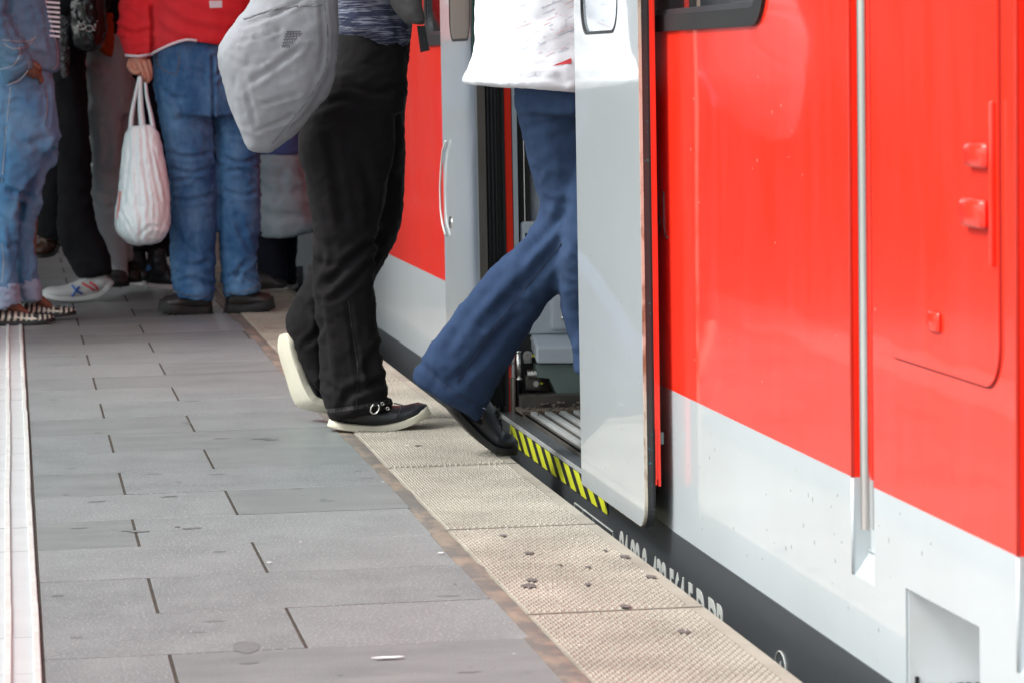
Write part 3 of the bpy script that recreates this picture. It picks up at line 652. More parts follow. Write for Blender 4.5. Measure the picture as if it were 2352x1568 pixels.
def body(parent, sk, lofts, mat, head, hands=(), feet=(), vox=.012, sex=0):
    """one continuous skin surface: legs, torso, neck, head, arms; hands with separate fingers joined at the wrist"""
    m = MB()
    for P, R in lofts: m.tube([np.array(p) for p in cr([list(p) for p in P], len(P)*4)], list(cr([[r] for r in R], len(R)*4)[:, 0]), 14)
    c = np.array(head, float)
    m.ell(c, (.075, .095, .115), 20, 14); m.ell(c+np.array((0, -.02, -.06)), (.055, .07, .055))
    m.tube([c+np.array((0, .01, -.22)), c+np.array((0, .0, -.05))], .055, 14)
    fd = sk
    m.ell(c+np.array(fd)*.095+np.array((0, 0, -.015)), (.014, .014, .02), 8, 6)
    sdv = np.array((-fd[1], fd[0], 0)); m.ell(c+sdv*.078, (.014, .014, .03), 8, 6); m.ell(c-sdv*.078, (.014, .014, .03), 8, 6)
    m.ell(c+np.array(fd)*.085+np.array((0, 0, -.055)), (.02, .02, .008), 8, 6)
    o = garment('body', m, mat, parent, vox, 3, wr=0)
    if hands:
        me = o.data; bm = bmesh.new(); bm.from_mesh(me); off = np.array(wloc(o))
        h = MB()
        for chain, R in hands: h.tube(cr([list(p) for p in chain], len(chain)*4), list(cr([[r] for r in R], len(R)*4)[:, 0]), 10)
        vs = [bm.verts.new(Vector(v)-Vector(off)) for v in h.V]
        for f in h.F:
            try: bm.faces.new([vs[i] for i in f]).smooth = True
            except ValueError: pass
        bm.to_mesh(me); bm.free()
    return o
def hair(parent, head, col, fd, ln=.0):
    c = np.array(head); m = MB(); m.ell(c+np.array((0, 0, .02))-np.array(fd)*.018, (.085, .10, .115), 18, 12)
    if ln: m.ell(c-np.array(fd)*.06+np.array((0, 0, -.10)), (.075, .05, ln))
    garment('hair', m, M[col], parent, .012, 2, wr=.004, wsc=60)
M.update(
 skin=pmat('light_skin', (.52, .27, .19), .5, col2=(.46, .20, .14), nscale=20, sss=.15), skin_dark=pmat('brown_skin', (.17, .065, .035), .45, col2=(.13, .05, .028), nscale=20),
 hair_dark=pmat('dark_hair', (.02, .014, .01), .6), hair_brown=pmat('brown_hair', (.08, .045, .025), .6),
 jean_light=cloth('light_blue_denim', (.075, .20, .37), (.25, .41, .55), 5, lo=.4, hi=.7), jean_mid=cloth('mid_blue_denim', (.034, .105, .24), (.125, .25, .42), 9, stretch=(1.2, 1, .6), lo=.4, hi=.66),
 jean_dark=cloth('dark_blue_denim', (.018, .034, .080), (.036, .064, .130), 4), jacket_denim=cloth('denim_jacket_cloth', (.065, .15, .26), (.16, .28, .39), 7),
 cuff_in=cloth('denim_reverse', (.32, .40, .52), (.25, .33, .47), 20), seam=pmat('seam_thread', (.38, .40, .42), .8), seam_b=pmat('blue_thread', (.02, .03, .07), .8), seam_o=pmat('ochre_thread', (.14, .13, .13), .8),
 black_cloth=cloth('black_trouser_cloth', (.0065, .0052, .0062), (.010, .009, .010), 5, weave=.0005, wscale=600), black_deep=cloth('black_coat_cloth', (.008, .008, .010), (.014, .014, .017), 5),
 navy=cloth('navy_coat_cloth', (.010, .012, .022), (.016, .018, .03), 5), greyt=cloth('grey_trouser_cloth', (.36, .39, .41), (.46, .49, .51), 5),
 hoodie=cloth('red_sweatshirt_cloth', (.62, .022, .03), (.70, .05, .06), 4), white_trim=cloth('white_ribbing', (.72, .70, .75), (.66, .64, .7), 30), white_shirt=cloth('white_t_shirt_cloth', (.82, .83, .87), (.78, .79, .85), 3, sheen=.05),
 bag_grey=cloth('grey_bag_fabric', (.285, .292, .315), (.22, .226, .245), 6, stretch=(1.4, 1, .5), rough=.75), plastic_bag=pmat('white_plastic_bag', (.80, .93, .95), .35, coat=.3, col2=(.72, .83, .86), nscale=8),
 bag_pink=pmat('pink_print', (.70, .25, .23), .4), jacket_grey=cloth('grey_jacket_cloth', (.10, .095, .095), (.14, .13, .13), 9), strap=pmat('black_strap', (.008, .008, .009), .6),
 canvas_black=pmat('black_shoe_leather', (.012, .013, .017), .38, bump=.0006, bscale=90), sole_cream=pmat('cream_rubber_sole', (.63, .59, .48), .6, col2=(.46, .41, .32), nscale=12, bump=.0006, bscale=300),
 sole_white=pmat('white_rubber_sole', (.62, .62, .62), .6), boot=pmat('worn_black_boot', (.022, .019, .018), .4, col2=(.05, .045, .042), nscale=20, bump=.001, bscale=120), boot_sole=pmat('boot_rubber', (.014, .013, .013), .7),
 sneaker=pmat('pale_sneaker', (.52, .54, .54), .5, col2=(.45, .46, .42), nscale=10), blue=pmat('blue_stripe_paint', (.03, .12, .45), .5), redm=pmat('red_stripe_paint', (.62, .05, .06), .5),
 zebra=pmat('zebra_black', (.012, .012, .014), .5), zebra_w=pmat('zebra_cream', (.66, .63, .52), .5), orange=cloth('orange_cloth', (.36, .05, .01), (.42, .07, .015), 6),
 pale_blue=cloth('pale_blue_cloth', (.36, .44, .50), (.58, .66, .72), 4, stretch=(.3, 1, 1.6)), blue_cloth=cloth('blue_belt_cloth', (.10, .15, .40), (.14, .20, .45), 8), brown=pmat('brown_shoe_leather', (.05, .022, .012), .5),
 bag_seam=cloth('grey_bag_piping', (.22, .225, .24), (.2, .2, .21)), pink_line=pmat('pink_print_line', (.78, .55, .58), .8), blue_line=pmat('blue_print_line', (.46, .52, .62), .8), teal=pmat('bright_blue_tag', (.02, .16, .42), .5), dark_print=pmat('dark_print', (.10, .10, .12), .7), gold=pmat('gold_pin', (.5, .3, .06), .4, metal=.6),
)
# striped knit: fine horizontal flecks
def knit():
    m = cloth('flecked_navy_knit', (.035, .040, .075), (.26, .27, .33), 75, stretch=(.28, .28, 3.6), namt=.8, lo=.49, hi=.60, weave=.0012, wscale=110, ws=(.4, .4, 3)); return m
M['knit'] = knit()
M['glitter'] = pmat('glitter_scarf', (.02, .02, .022), .4, col3=(.45, .45, .47), n3=120, t3=.6)
def seamline(name, pts, mat, parent, Y, r=.0012, dash=False):
    """a stitched seam following the cloth in front of the given depth"""
    m = MB(); P = cr([list(p) for p in pts], max(8, len(pts)*6)); W_ = [atY(a, b, Y) for a, b in P]
    m.tube(W_, r, 5); return m.build(name, mat, parent, True)
def stick(o, target, lift=.0012):
    """lay the vertices of o on the camera-facing cloth of target, at its surface"""
    from mathutils.bvhtree import BVHTree
    T = BVHTree.FromPolygons([v.co+wloc(target) for v in target.data.vertices], [list(p.vertices) for p in target.data.polygons]); off = wloc(o)
    for v in o.data.vertices:
        wv = v.co+off; d = (wv-Vector(CO)).normalized(); hit = T.ray_cast(Vector(CO)+d*2, d)
        if hit[0] is not None: v.co = hit[0]+hit[1]*lift-off
def decal(name, poly, Y, mat, parent, target, sub=5, lift=.0015, th=.0):
    """a thin patch sewn onto cloth: polygon in photo outline, tessellated and laid on the target"""
    bm = bmesh.new(); vs = [bm.verts.new(atY(a, b, Y)) for a, b in poly]; bm.faces.new(vs); bmesh.ops.triangulate(bm, faces=bm.faces)
    bmesh.ops.subdivide_edges(bm, edges=bm.edges, cuts=sub, use_grid_fill=True); V = [tuple(v.co) for v in bm.verts]; Fc = [[v.index for v in f.verts] for f in bm.faces]; bm.free()
    o = obj(name, V, Fc, mat, parent, True); stick(o, target, lift); return o
def limb(*p): return [np.array(q, float) for q in p]
def std_body(root, x, y, fd, legs, height=1.72, arms=None, sleeve='black_deep', hands=(), skin='skin', hd='hair_dark', ln=0, lean=(0, 0)):
    """legs = [(hip, knee, ankle, toe)] world points; arms = [(shoulder, elbow, wrist)]"""
    k = height/1.72; hx, hy = x+lean[0], y+lean[1]; head = (hx, hy, 1.60*k)
    Lf = []
    for hp, kn, an, to in legs: Lf.append(((hp, (np.array(hp)+kn)/2, kn, (np.array(kn)*.6+np.array(an)*.4), an), (.062, .055, .042, .038, .026))); Lf.append(((an, to), (.027, .015)))
    Lf.append((((x, y, .86*k), (x, y, 1.0*k), ((x+hx)/2, (y+hy)/2, 1.2*k), (hx, hy, 1.36*k), (hx, hy, 1.44*k)), (.07, .072, .085, .10, .07)))
    sx, sy = -fd[1], fd[0]
    if arms is None: arms = [((hx+sx*s*.18, hy+sy*s*.18, 1.40*k), (hx+sx*s*.20, hy+sy*s*.20, 1.17*k), (hx+sx*s*.18+fd[0]*.14, hy+sy*s*.18+fd[1]*.14, 1.24*k)) for s in (-1, 1)]
    else: sleeve = None
    if sleeve:
        for sh, el, wr_ in arms:
            t_ = MB(); e_ = np.array(wr_)-np.array(el); t_.tube([np.array(p) for p in cr([list(sh), list((np.array(sh)+el)/2), list(el), list(np.array(el)+e_*.85)], 14)], list(np.linspace(.068, .045, 14)), 14); garment('sleeve', t_, M[sleeve], root, .011, 2, (), .004, 12)
    for sh, el, wr_ in arms: Lf.append(((sh, (np.array(sh)+el)/2, el, wr_), (.042, .036, .030, .024)))
    Lf.append((((hx-sx*.17, hy-sy*.17, 1.40*k), (hx+sx*.17, hy+sy*.17, 1.40*k)), (.06, .06)))
    fdv = (fd[0], fd[1], 0)
    b = body(root, fdv, Lf, M[skin], head, hands); hair(root, head, hd, fdv, ln); return b
def torso_rows(x, y, z0, z1, w0, w1, d, lean=(0, 0)): pass
def world_loft(mb, rows, seg=28, n=None, fd=(0, 1)):   # row: x, y, z, half width, half depth (facing fd)
    R = cr([list(r) for r in rows], n or len(rows)*5); V = []; Fc = []; f_ = np.array((fd[0], fd[1], 0.)); s_ = np.array((-fd[1], fd[0], 0.))
    for x, y, z, hw, hd_ in R:
        for k in range(seg): a = 2*math.pi*k/seg; V.append(np.array((x, y, z))+s_*hw*math.cos(a)+f_*hd_*math.sin(a))
    for i in range(len(R)-1):
        for k in range(seg): k2 = (k+1) % seg; Fc.append((i*seg+k, i*seg+k2, (i+1)*seg+k2, (i+1)*seg+k))
    Fc.append(tuple(range(seg-1, -1, -1))); Fc.append(tuple((len(R)-1)*seg+k for k in range(seg))); mb.add(V, Fc)
CROWD = 'people crowding the platform and the train door'

# ---- walker in black trousers with the grey bag (side view, walking to the right)
Y7 = 7.6
gp = atZ(800, 985); pr = empty('person', (gp[0], Y7, 0), 'person striding in black trousers, flecked navy jumper and white-soled black sneakers', 'person', CROWD)
Ya, Yb = 7.53, 7.72          # near leg, far leg
t = MB()
loft(t, [(775, 40, 938, 50, Y7, .10), (770, 110, 938, 118, Y7, .12), (752, 180, 932, 190, Y7-.01, .125), (728, 250, 925, 260, Y7-.03, .12)])
loft(t, [(745, 170, 900, 190, Ya+.03, .085), (705, 260, 905, 280, Ya+.01, .085), (684, 330, 905, 345, Ya, .082), (698, 400, 890, 420, Ya, .075), (712, 470, 876, 485, Ya, .068), (722, 545, 862, 560, Ya, .064), (719, 605, 860, 615, Ya, .063), (722, 680, 862, 690, Ya, .066), (732, 780, 872, 790, Ya, .068), (736, 860, 884, 868, Ya, .072), (742, 920, 889, 905, Ya, .076), (752, 952, 902, 922, Ya, .076), (755, 966, 905, 928, Ya, .070)])
loft(t, [(800, 130, 936, 140, Yb, .08), (800, 230, 930, 240, Yb, .08), (800, 330, 930, 345, Yb, .075), (795, 420, 927, 430, Yb, .07), (775, 500, 922, 500, Yb, .062), (745, 545, 905, 560, Yb, .06), (715, 610, 850, 660, Yb, .06), (680, 680, 820, 760, Yb, .06), (655, 740, 785, 830, Yb, .062), (672, 790, 768, 880, Yb, .06), (684, 835, 765, 905, Yb, .055), (700, 868, 760, 915, Yb, .045)])
tf = [([(700, 260), (790, 230), (880, 250)], 9, .006), ([(800, 190), (850, 215), (920, 200)], 8, .007), ([(868, 545), (815, 590), (745, 660)], 9, .010), ([(862, 585), (820, 640), (760, 690)], 7, .006), ([(722, 600), (760, 610), (800, 595)], 7, .005),
      ([(720, 540), (740, 580), (730, 620)], 7, .006), ([(800, 700), (812, 780), (822, 850), (825, 900)], 6, .005), ([(870, 800), (845, 835), (858, 870)], 10, .010), ([(885, 870), (840, 888), (800, 905), (790, 935)], 9, .010), ([(745, 880), (775, 900), (800, 930)], 8, .006),
      ([(750, 940), (830, 930), (900, 908)], 4, .003), ([(730, 700), (745, 800), (750, 880)], 10, .006), ([(760, 320), (775, 420), (790, 520)], 11, .006), ([(830, 360), (850, 430), (860, 510)], 12, .007), ([(700, 790), (725, 770), (738, 740)], 7, .008), ([(690, 700), (715, 720)], 7, .006)]
trs = garment('trousers', t, M['black_cloth'], pr, .0075, 4, tf, .0035, 12)
q = seamline('side_seam', [(800, 690), (812, 780), (822, 850), (818, 930)], M['strap'], pr, Ya-.2, .0012); stick(q, trs, .0006)
m_ = MB(); 
for i in range(44): # ribbed hem stitches
    u = i/45; x = 752+148*u; y0_ = 938-22*u**1.3
    m_.tube([atY(x, y0_, Ya-.1), atY(x+1.5, y0_+9, Ya-.1)], .0006, 4)
hm = m_.build('hem_stitching', M['jacket_grey'], pr); stick(hm, trs, .0006)
t = MB()
loft(t, [(745, -420, 900, -420, Y7, .11), (735, -250, 925, -250, Y7, .15), (745, -100, 945, -100, Y7, .14), (760, 0, 945, 0, Y7, .125), (768, 50, 944, 55, Y7, .128), (778, 82, 938, 98, Y7, .126), (830, 108, 922, 112, Y7, .10), (850, 118, 900, 120, Y7, .06)])
swt = garment('jumper', t, M['knit'], pr, .009, 4, [([(790, 60), (830, 85), (880, 90)], 10, .004), ([(900, 20), (915, 70), (905, 105)], 9, .005)], .003, 10)
t = MB()
loft(t, [(840, -380, 930, -380, Y7-.12, .06), (850, -250, 935, -260, Y7-.15, .055), (865, -120, 945, -130, Y7-.16, .05), (880, -60, 955, -80, Y7-.165, .05), (893, 0, 962, -25, Y7-.165, .045), (905, 25, 970, 10, Y7-.165, .042), (925, 45, 974, 38, Y7-.165, .036), (945, 58, 975, 55, Y7-.165, .02)])
slv = garment('jacket', t, M['jacket_grey'], pr, .008, 3, [([(915, 0), (935, 35), (960, 60)], 6, .004)], .003, 14)
MB().prism([atY(958, 60, Y7-.17), atY(976, 60, Y7-.17), atY(987, 116, Y7-.17), atY(966, 121, Y7-.17)], (0, .004, 0)).build('strap', M['strap'], pr)
x7 = (atY(850, 100, Y7))[0]
A_ = lambda px, py, Y: atY(px, py, Y)
std_body(pr, x7, Y7, (1, 0), [(A_(850, 170, Ya), A_(795, 540, Ya), A_(800, 905, Ya), A_(900, 960, Ya)), (A_(860, 170, Yb), A_(860, 500, Yb), A_(720, 830, Yb), A_(700, 900, Yb))], 1.70, arms=[((x7, Y7-.16, 1.38), (x7-.05, Y7-.2, 1.1), (x7+.08, Y7-.17, 1.08)), ((x7, Y7+.16, 1.38), (x7-.05, Y7+.2, 1.1), (x7-.15, Y7+.2, 1.25))])
def ctrs(px, py, Y): return atY(px, py, Y)
r_ = shoe(pr, [ctrs(752, 977, Ya), ctrs(800, 986, Ya), ctrs(868, 990, Ya-.005), ctrs(930, 977, Ya-.01), ctrs(991, 950, Ya-.02)], (-.12, 0, 1), .098, .078, .019, M['canvas_black'], M['sole_cream'], laces=M['black_cloth'])
sh_, P_, U_, sd_, ax_, wid_, hei_, n_ = r_
ring = MB(); c = atY(861, 938, Ya-.078); ring.tube([c+np.array((math.cos(a)*.0105, 0, math.sin(a)*.0115+math.cos(a)*.003)) for a in [-.4-2*math.pi*.82*i/20+1.0 for i in range(21)]], .0018, 8)
ring.build('buckle_ring', M['steel'], sh_, True)
dd = MB()
for (a, b) in ((878, 926), (890, 937)): dd.tube([atY(a, b, Ya-.066)+np.array((math.cos(q)*.0035, -.004, math.sin(q)*.0035)) for q in [2*math.pi*i/10 for i in range(11)]], .0011, 6)
dd.build('eyelets', M['steel'], sh_, True)
tcap = MB(); tcap.tube([atY(905, 925, Ya-.04), atY(925, 930, Ya-.058), atY(915, 950, Ya-.06), atY(912, 962, Ya-.058)], .0016, 6); tcap.build('toe_seam', M['canvas_black'], sh_, True)
shoe(pr, [ctrs(646, 768, Yb), ctrs(653, 812, Yb), ctrs(668, 860, Yb), ctrs(684, 905, Yb), ctrs(705, 932, Yb), ctrs(765, 948, Yb)], (.76, .38, .48), .090, .072, .022, M['canvas_black'], M['sole_cream'], laces=M['black_cloth'])

# grey cloth bag carried by the walker, bulging
t = MB(); Yg = 7.38
loft(t, [(600, -140, 770, -140, Yg, .045), (580, -60, 778, -60, Yg, .06), (578, -5, 775, 0, Yg, .07), (548, 40, 777, 50, Yg, .08), (512, 88, 777, 95, Yg, .085), (500, 128, 775, 130, Yg, .085), (508, 175, 768, 172, Yg, .085), (521, 225, 752, 218, Yg, .08), (535, 262, 722, 255, Yg, .068), (552, 302, 690, 298, Yg, .05), (566, 338, 650, 330, Yg, .032), (575, 350, 622, 353, Yg, .02)], sq=2.6)
bgo = garment('shoulder_bag', t, M['bag_grey'], None, .008, 3, [(p_a, p_b*.8, p_c*.7) for p_a, p_b, p_c in [([(560, 60), (640, 30), (700, -5)], 6, .006), ([(540, 100), (610, 80), (660, 60)], 5, .004), ([(575, 190), (620, 160), (690, 110)], 8, .006), ([(600, 240), (640, 230), (690, 215)], 6, .005), ([(590, 300), (640, 282), (680, 262)], 6, .005),
      ([(762, 150), (730, 230), (670, 300)], 9, .006), ([(738, 0), (745, 90), (738, 170)], 8, .005), ([(560, 180), (575, 240), (590, 300)], 7, .004), ([(520, 130), (560, 150), (620, 140)], 6, .003)]], .0024, 12, (1.5, 1, 1.2))
tag(bgo, 'big creased grey cloth bag with small dark print, carried beside the black trousers', 'bag')
for pl in ([(742, -10), (752, 90), (742, 170), (690, 250), (625, 330)], [(560, 45), (640, 20), (740, 12)]):
    q = seamline('bag_seam', pl*1, M['bag_seam'], bgo, Yg-.3, .0016); stick(q, bgo, .0022)
bs = MB(); bs.tube([atY(640, -120, Yg), atY(700, -260, Yg+.05), atY(790, -380, Yg+.1), atY(850, -330, Yg+.25)], .012, 8); bs.build('strap', M['bag_grey'], bgo, True)
pn = MB()
for i, (a, b, c, d) in enumerate([(658, 72, 692, 71), (655, 78, 695, 77), (653, 84, 686, 82), (651, 90, 682, 89), (649, 97, 676, 95), (647, 104, 668, 103)]):
    pn.prism([atY(a, b, Yg-.1), atY(c, d, Yg-.1), atY(c-2, d+2.6, Yg-.1), atY(a-1, b+2.8, Yg-.1)], (0, .0004, 0))
    for j in range(5): x = a+(c-a)*(j+.5)/5.5; pn.prism([atY(x, b+1, Yg-.1), atY(x+2.5, b+1, Yg-.1), atY(x+1, b+6, Yg-.1), atY(x-1.5, b+6, Yg-.1)], (0, .0004, 0))
pno = pn.build('dark_print', M['dark_print'], bgo); stick(pno, bgo, .0008)

# ---- person boarding in the doorway: white t-shirt, blue jeans
Y8 = 6.62
gp = atZ(1165, 1040); pr = empty('person', (gp[0], 6.9, 0), 'person in a white printed t-shirt and blue jeans stepping up into the open train door', 'person', CROWD)
t = MB()
loft(t, [(1180, 120, 1480, 120, Y8, .13), (1184, 200, 1478, 205, Y8, .135), (1190, 260, 1470, 270, Y8, .13)])
loft(t, [(1185, 215, 1400, 225, Y8, .10), (1192, 280, 1392, 295, Y8+.02, .10), (1212, 350, 1380, 370, Y8+.03, .095), (1228, 410, 1375, 450, Y8+.05, .088), (1240, 460, 1372, 530, Y8+.07, .08), (1232, 510, 1350, 605, Y8+.09, .074), (1196, 556, 1306, 646, Y8+.12, .068), (1132, 618, 1250, 702, Y8+.16, .066), (1064, 698, 1200, 788, Y8+.22, .064), (998, 782, 1142, 880, Y8+.27, .064), (952, 856, 1106, 950, Y8+.31, .064), (960, 884, 1098, 966, Y8+.32, .058)])
loft(t, [(1300, 225, 1475, 225, Y8+.05, .09), (1300, 360, 1470, 360, Y8+.0, .085), (1298, 500, 1460, 500, Y8-.02, .08), (1288, 600, 1430, 600, Y8+.02, .07), (1290, 700, 1420, 700, Y8+.08, .06), (1312, 800, 1412, 800, Y8+.1, .055), (1325, 860, 1420, 860, Y8+.1, .055)])
jf = [([(1200, 240), (1250, 232), (1305, 245)], 7, .004), ([(1196, 300), (1240, 290), (1290, 280)], 8, .004), ([(1300, 470), (1270, 520), (1200, 590)], 10, .006), ([(1290, 560), (1220, 640), (1120, 740)], 14, .006), ([(1160, 620), (1080, 720), (1010, 820)], 12, .004), ([(1200, 700), (1120, 800), (1040, 880)], 12, .006), ([(960, 830), (1040, 900), (1120, 940)], 7, .004)]
j8 = garment('jeans', t, M['jean_dark'], pr, .0085, 3, jf, .0045, 8, (1.2, 1, 1))
t = MB()
loft(t, [(1150, -480, 1420, -480, Y8, .10), (1110, -380, 1480, -380, Y8, .14), (1100, -150, 1492, -150, Y8, .15), (1094, -20, 1495, -20, Y8, .15), (1094, 60, 1495, 60, Y8, .152), (1090, 120, 1492, 130, Y8, .155), (1074, 165, 1490, 200, Y8, .16), (1060, 190, 1488, 222, Y8, .158), (1100, 194, 1480, 226, Y8, .13)])
q = seamline('side_seam', [(1290, 560), (1210, 660), (1130, 760), (1050, 880)], M['seam_b'], pr, Y8-.2, .0013); stick(q, j8, .0008)
q = seamline('hem_seam', [(980, 852), (1050, 905), (1118, 940)], M['seam_b'], pr, Y8-.2, .0012); stick(q, j8, .0008)
sf = [([(1085, 165), (1150, 178), (1240, 175), (1300, 190)], 7, .005), ([(1110, 150), (1180, 160), (1260, 150)], 8, .004), ([(1190, 182), (1240, 170), (1300, 140)], 6, .003), ([(1120, 40), (1130, 100), (1120, 150)], 9, .003)]
s8 = garment('t_shirt', t, M['white_shirt'], pr, .0095, 4, sf, .003, 8)
pk_, bl_ = MB(), MB()
for i in range(26):
    x = random.uniform(1165, 1285); y = 8+i*5.2+random.uniform(-3, 3); L_ = random.uniform(30, 80)*(1 if y < 110 else .7)
    (pk_ if i % 2 else bl_).prism([atY(x, y, Y8-.2), atY(x+L_, y-L_*.42, Y8-.2), atY(x+L_+.4, y-L_*.42+1.5, Y8-.2), atY(x+.6, y+1.6, Y8-.2)], (0, .0004, 0))
for mm, nm, mt in ((pk_, 'pink_sketch_lines', 'pink_line'), (bl_, 'blue_sketch_lines', 'blue_line')):
    q = mm.build(nm, M[mt], pr); stick(q, s8, .0008)
decal('red_print', [(1268, 152), (1312, 134), (1312, 147)], Y8-.2, M['redm'], pr, s8, 3)
x8 = atY(1300, 100, Y8)[0]
std_body(pr, x8, Y8, (.8, .6), [(A_(1290, 230, Y8), A_(1302, 560, Y8+.13), A_(1060, 880, Y8+.3), A_(1120, 990, Y8+.33)), (A_(1390, 230, Y8), A_(1370, 560, Y8), A_(1370, 850, Y8+.1), A_(1440, 880, Y8+.1))], 1.74, sleeve='white_shirt')
r_ = shoe(pr, [ctrs(1018, 925, 6.95), ctrs(1050, 965, 6.96), ctrs(1095, 1010, 6.97), ctrs(1130, 1033, 6.97), ctrs(1185, 1042, 6.97)], (.55, 0, .75), .10, .085, .016, M['canvas_black'], M['boot_sole'], laces=M['strap'])
zf = zsl+.045; c = atY(1410, 850, Y8+.1); shoe(pr, [(c[0]-.05, Y8+.1, zf), (c[0]+.06, Y8+.1, zf), (c[0]+.20, Y8+.1, zf)], (0, 0, 1), .098, .09, .02, M['canvas_black'], M['boot_sole'], laces=M['strap'])

t = MB(); loft(t, [(985, 850, 1100, 930, Y8+.31, .045), (1010, 900, 1110, 960, Y8+.33, .045), (1035, 930, 1120, 990, Y8+.34, .04)]); garment('sock', t, M['black_deep'], pr, .008, 2, (), .002, 20)
# ---- person in red sweatshirt and blue jeans, seen from behind
Y5 = 11.3
g = atZ(490, 715); pr = empty('person', (g[0], Y5, 0), 'person seen from behind in red sweatshirt with white trim, blue jeans and black boots', 'person', CROWD)
t = MB()
loft(t, [(358, 60, 535, 60, Y5, .14), (354, 115, 540, 120, Y5, .15), (352, 160, 560, 165, Y5, .155), (356, 215, 578, 222, Y5, .15), (364, 262, 590, 270, Y5, .14)])
loft(t, [(358, 190, 488, 200, Y5, .105), (364, 260, 488, 265, Y5, .105), (378, 330, 490, 335, Y5, .10), (388, 400, 492, 400, Y5, .09), (393, 460, 494, 460, Y5, .085), (393, 520, 495, 520, Y5, .085), (390, 590, 494, 590, Y5, .085), (396, 640, 492, 645, Y5, .09), (402, 668, 490, 675, Y5, .10), (404, 680, 488, 689, Y5, .102)])
loft(t, [(492, 200, 592, 200, Y5+.02, .105), (492, 265, 598, 270, Y5+.02, .105), (496, 330, 596, 335, Y5+.02, .10), (500, 400, 597, 400, Y5+.02, .09), (504, 460, 598, 460, Y5+.02, .085), (504, 520, 597, 520, Y5+.02, .085), (506, 590, 588, 590, Y5+.02, .085), (510, 640, 592, 635, Y5+.02, .092), (512, 668, 598, 658, Y5+.02, .10), (514, 682, 596, 668, Y5+.02, .102)])
jf = [([(487, 130), (490, 200), (489, 290), (493, 370)], 4, .012), ([(420, 140), (455, 165), (485, 175)], 6, .008), ([(488, 180), (520, 160), (560, 170)], 6, .008), ([(365, 200), (400, 225), (430, 228)], 7, .005), ([(400, 225), (420, 270), (470, 300)], 7, .007), ([(520, 300), (550, 312), (575, 300)], 6, .007),
      ([(385, 350), (430, 362), (485, 352)], 6, .007), ([(388, 385), (440, 400), (485, 385)], 6, .006), ([(395, 420), (440, 410), (480, 425)], 6, .007), ([(395, 455), (430, 462), (485, 450)], 6, .006), ([(510, 360), (550, 375), (592, 362)], 6, .007), ([(510, 400), (550, 392), (592, 408)], 6, .006), ([(510, 440), (560, 450), (592, 440)], 6, .007),
      ([(400, 520), (420, 560), (450, 590)], 8, .006), ([(545, 500), (560, 550), (585, 580)], 8, .006), ([(570, 600), (550, 620), (540, 650)], 7, .009), ([(405, 650), (440, 640), (485, 655)], 6, .009), ([(520, 640), (555, 630), (590, 648)], 6, .009), ([(410, 600), (440, 610), (480, 600)], 7, .006), ([(402, 672), (440, 684), (488, 684)], 3, .003)]
j5 = garment('jeans', t, M['jean_mid'], pr, .0085, 2, [(p_a, p_b*.85, p_c*1.35) for p_a, p_b, p_c in jf], .0045, 13, (1, 1, 1.9))
for pl in ([(362, 118), (364, 150), (400, 172), (410, 150), (410, 120)],):
    q = seamline('pocket', pl, M['seam_o'], pr, Y5-.2, .0016); stick(q, j5, .001)
for pl in ([(402, 678), (440, 690), (488, 690)], [(514, 684), (560, 682), (597, 664)]):
    q = seamline('hem_seam', [(a, b-10) for a, b in pl], M['seam_o'], pr, Y5-.2, .0014); stick(q, j5, .001)
t = MB()
loft(t, [(380, -560, 560, -560, Y5, .10), (310, -480, 600, -470, Y5, .14), (318, -300, 590, -300, Y5, .16), (325, -150, 592, -150, Y5, .165), (333, -40, 594, -40, Y5, .17), (338, 30, 590, 30, Y5, .175), (342, 80, 575, 70, Y5, .172), (345, 108, 560, 98, Y5, .17), (348, 118, 545, 108, Y5, .165)])
loft(t, [(275, -440, 360, -440, Y5-.02, .07), (262, -300, 352, -300, Y5-.04, .068), (266, -150, 352, -150, Y5-.05, .064), (272, -40, 352, -40, Y5-.05, .06), (274, 30, 352, 35, Y5-.05, .058), (270, 68, 350, 80, Y5-.05, .056), (276, 90, 350, 95, Y5-.05, .052), (284, 118, 350, 118, Y5-.05, .048), (287, 132, 350, 130, Y5-.05, .044)])
loft(t, [(560, -440, 640, -440, Y5, .07), (575, -250, 655, -250, Y5, .066), (560, -100, 640, -100, Y5-.05, .06), (530, -20, 600, -10, Y5-.1, .055)])
sf = [([(348, 20), (350, 70), (350, 125)], 5, .016), ([(272, 66), (310, 78), (350, 66)], 6, .012), ([(276, 84), (315, 92), (348, 80)], 5, .006), ([(290, 20), (315, 40), (335, 60)], 7, .006), ([(380, 30), (430, 60), (500, 75)], 9, .007), ([(400, 0), (470, 30), (540, 40)], 9, .006), ([(360, 60), (400, 85), (450, 92)], 8, .005), ([(380, 105), (440, 92), (520, 106)], 6, .003)]
def hem5(V, Nn):
    P = proj(V); hy = np.interp(P[:, 0], [343, 352, 380, 405, 430, 470, 545], [140, 124, 108, 97, 91, 98, 110]); dy = np.where(P[:, 0] > 350, np.maximum(0, P[:, 1]-hy), 0)
    V = V.copy(); V[:, 2] += dy*.92/(F/Y5); return V
h5 = garment('sweatshirt', t, M['hoodie'], pr, .010, 4, sf, .004, 8, post=hem5)
rm = MB()
def ribb(pts, r, m_): m_.tube([np.array(p) for p in cr([list(p) for p in pts], len(pts)*5)], r, 10)
ribb([atY(349, 125, Y5-.10), atY(356, 120, Y5-.145), atY(378, 109, Y5-.165), atY(405, 98, Y5-.176), atY(430, 92, Y5-.178), atY(452, 94, Y5-.17)], .0048, rm)
rm.build('hem_trim', M['white_trim'], pr, True)
rr = MB(); rr.tube([atY(288, 128, Y5-.085), atY(318, 130, Y5-.105), atY(349, 125, Y5-.085)], .0052, 8); rr.build('cuff_trim', M['white_trim'], pr, True)
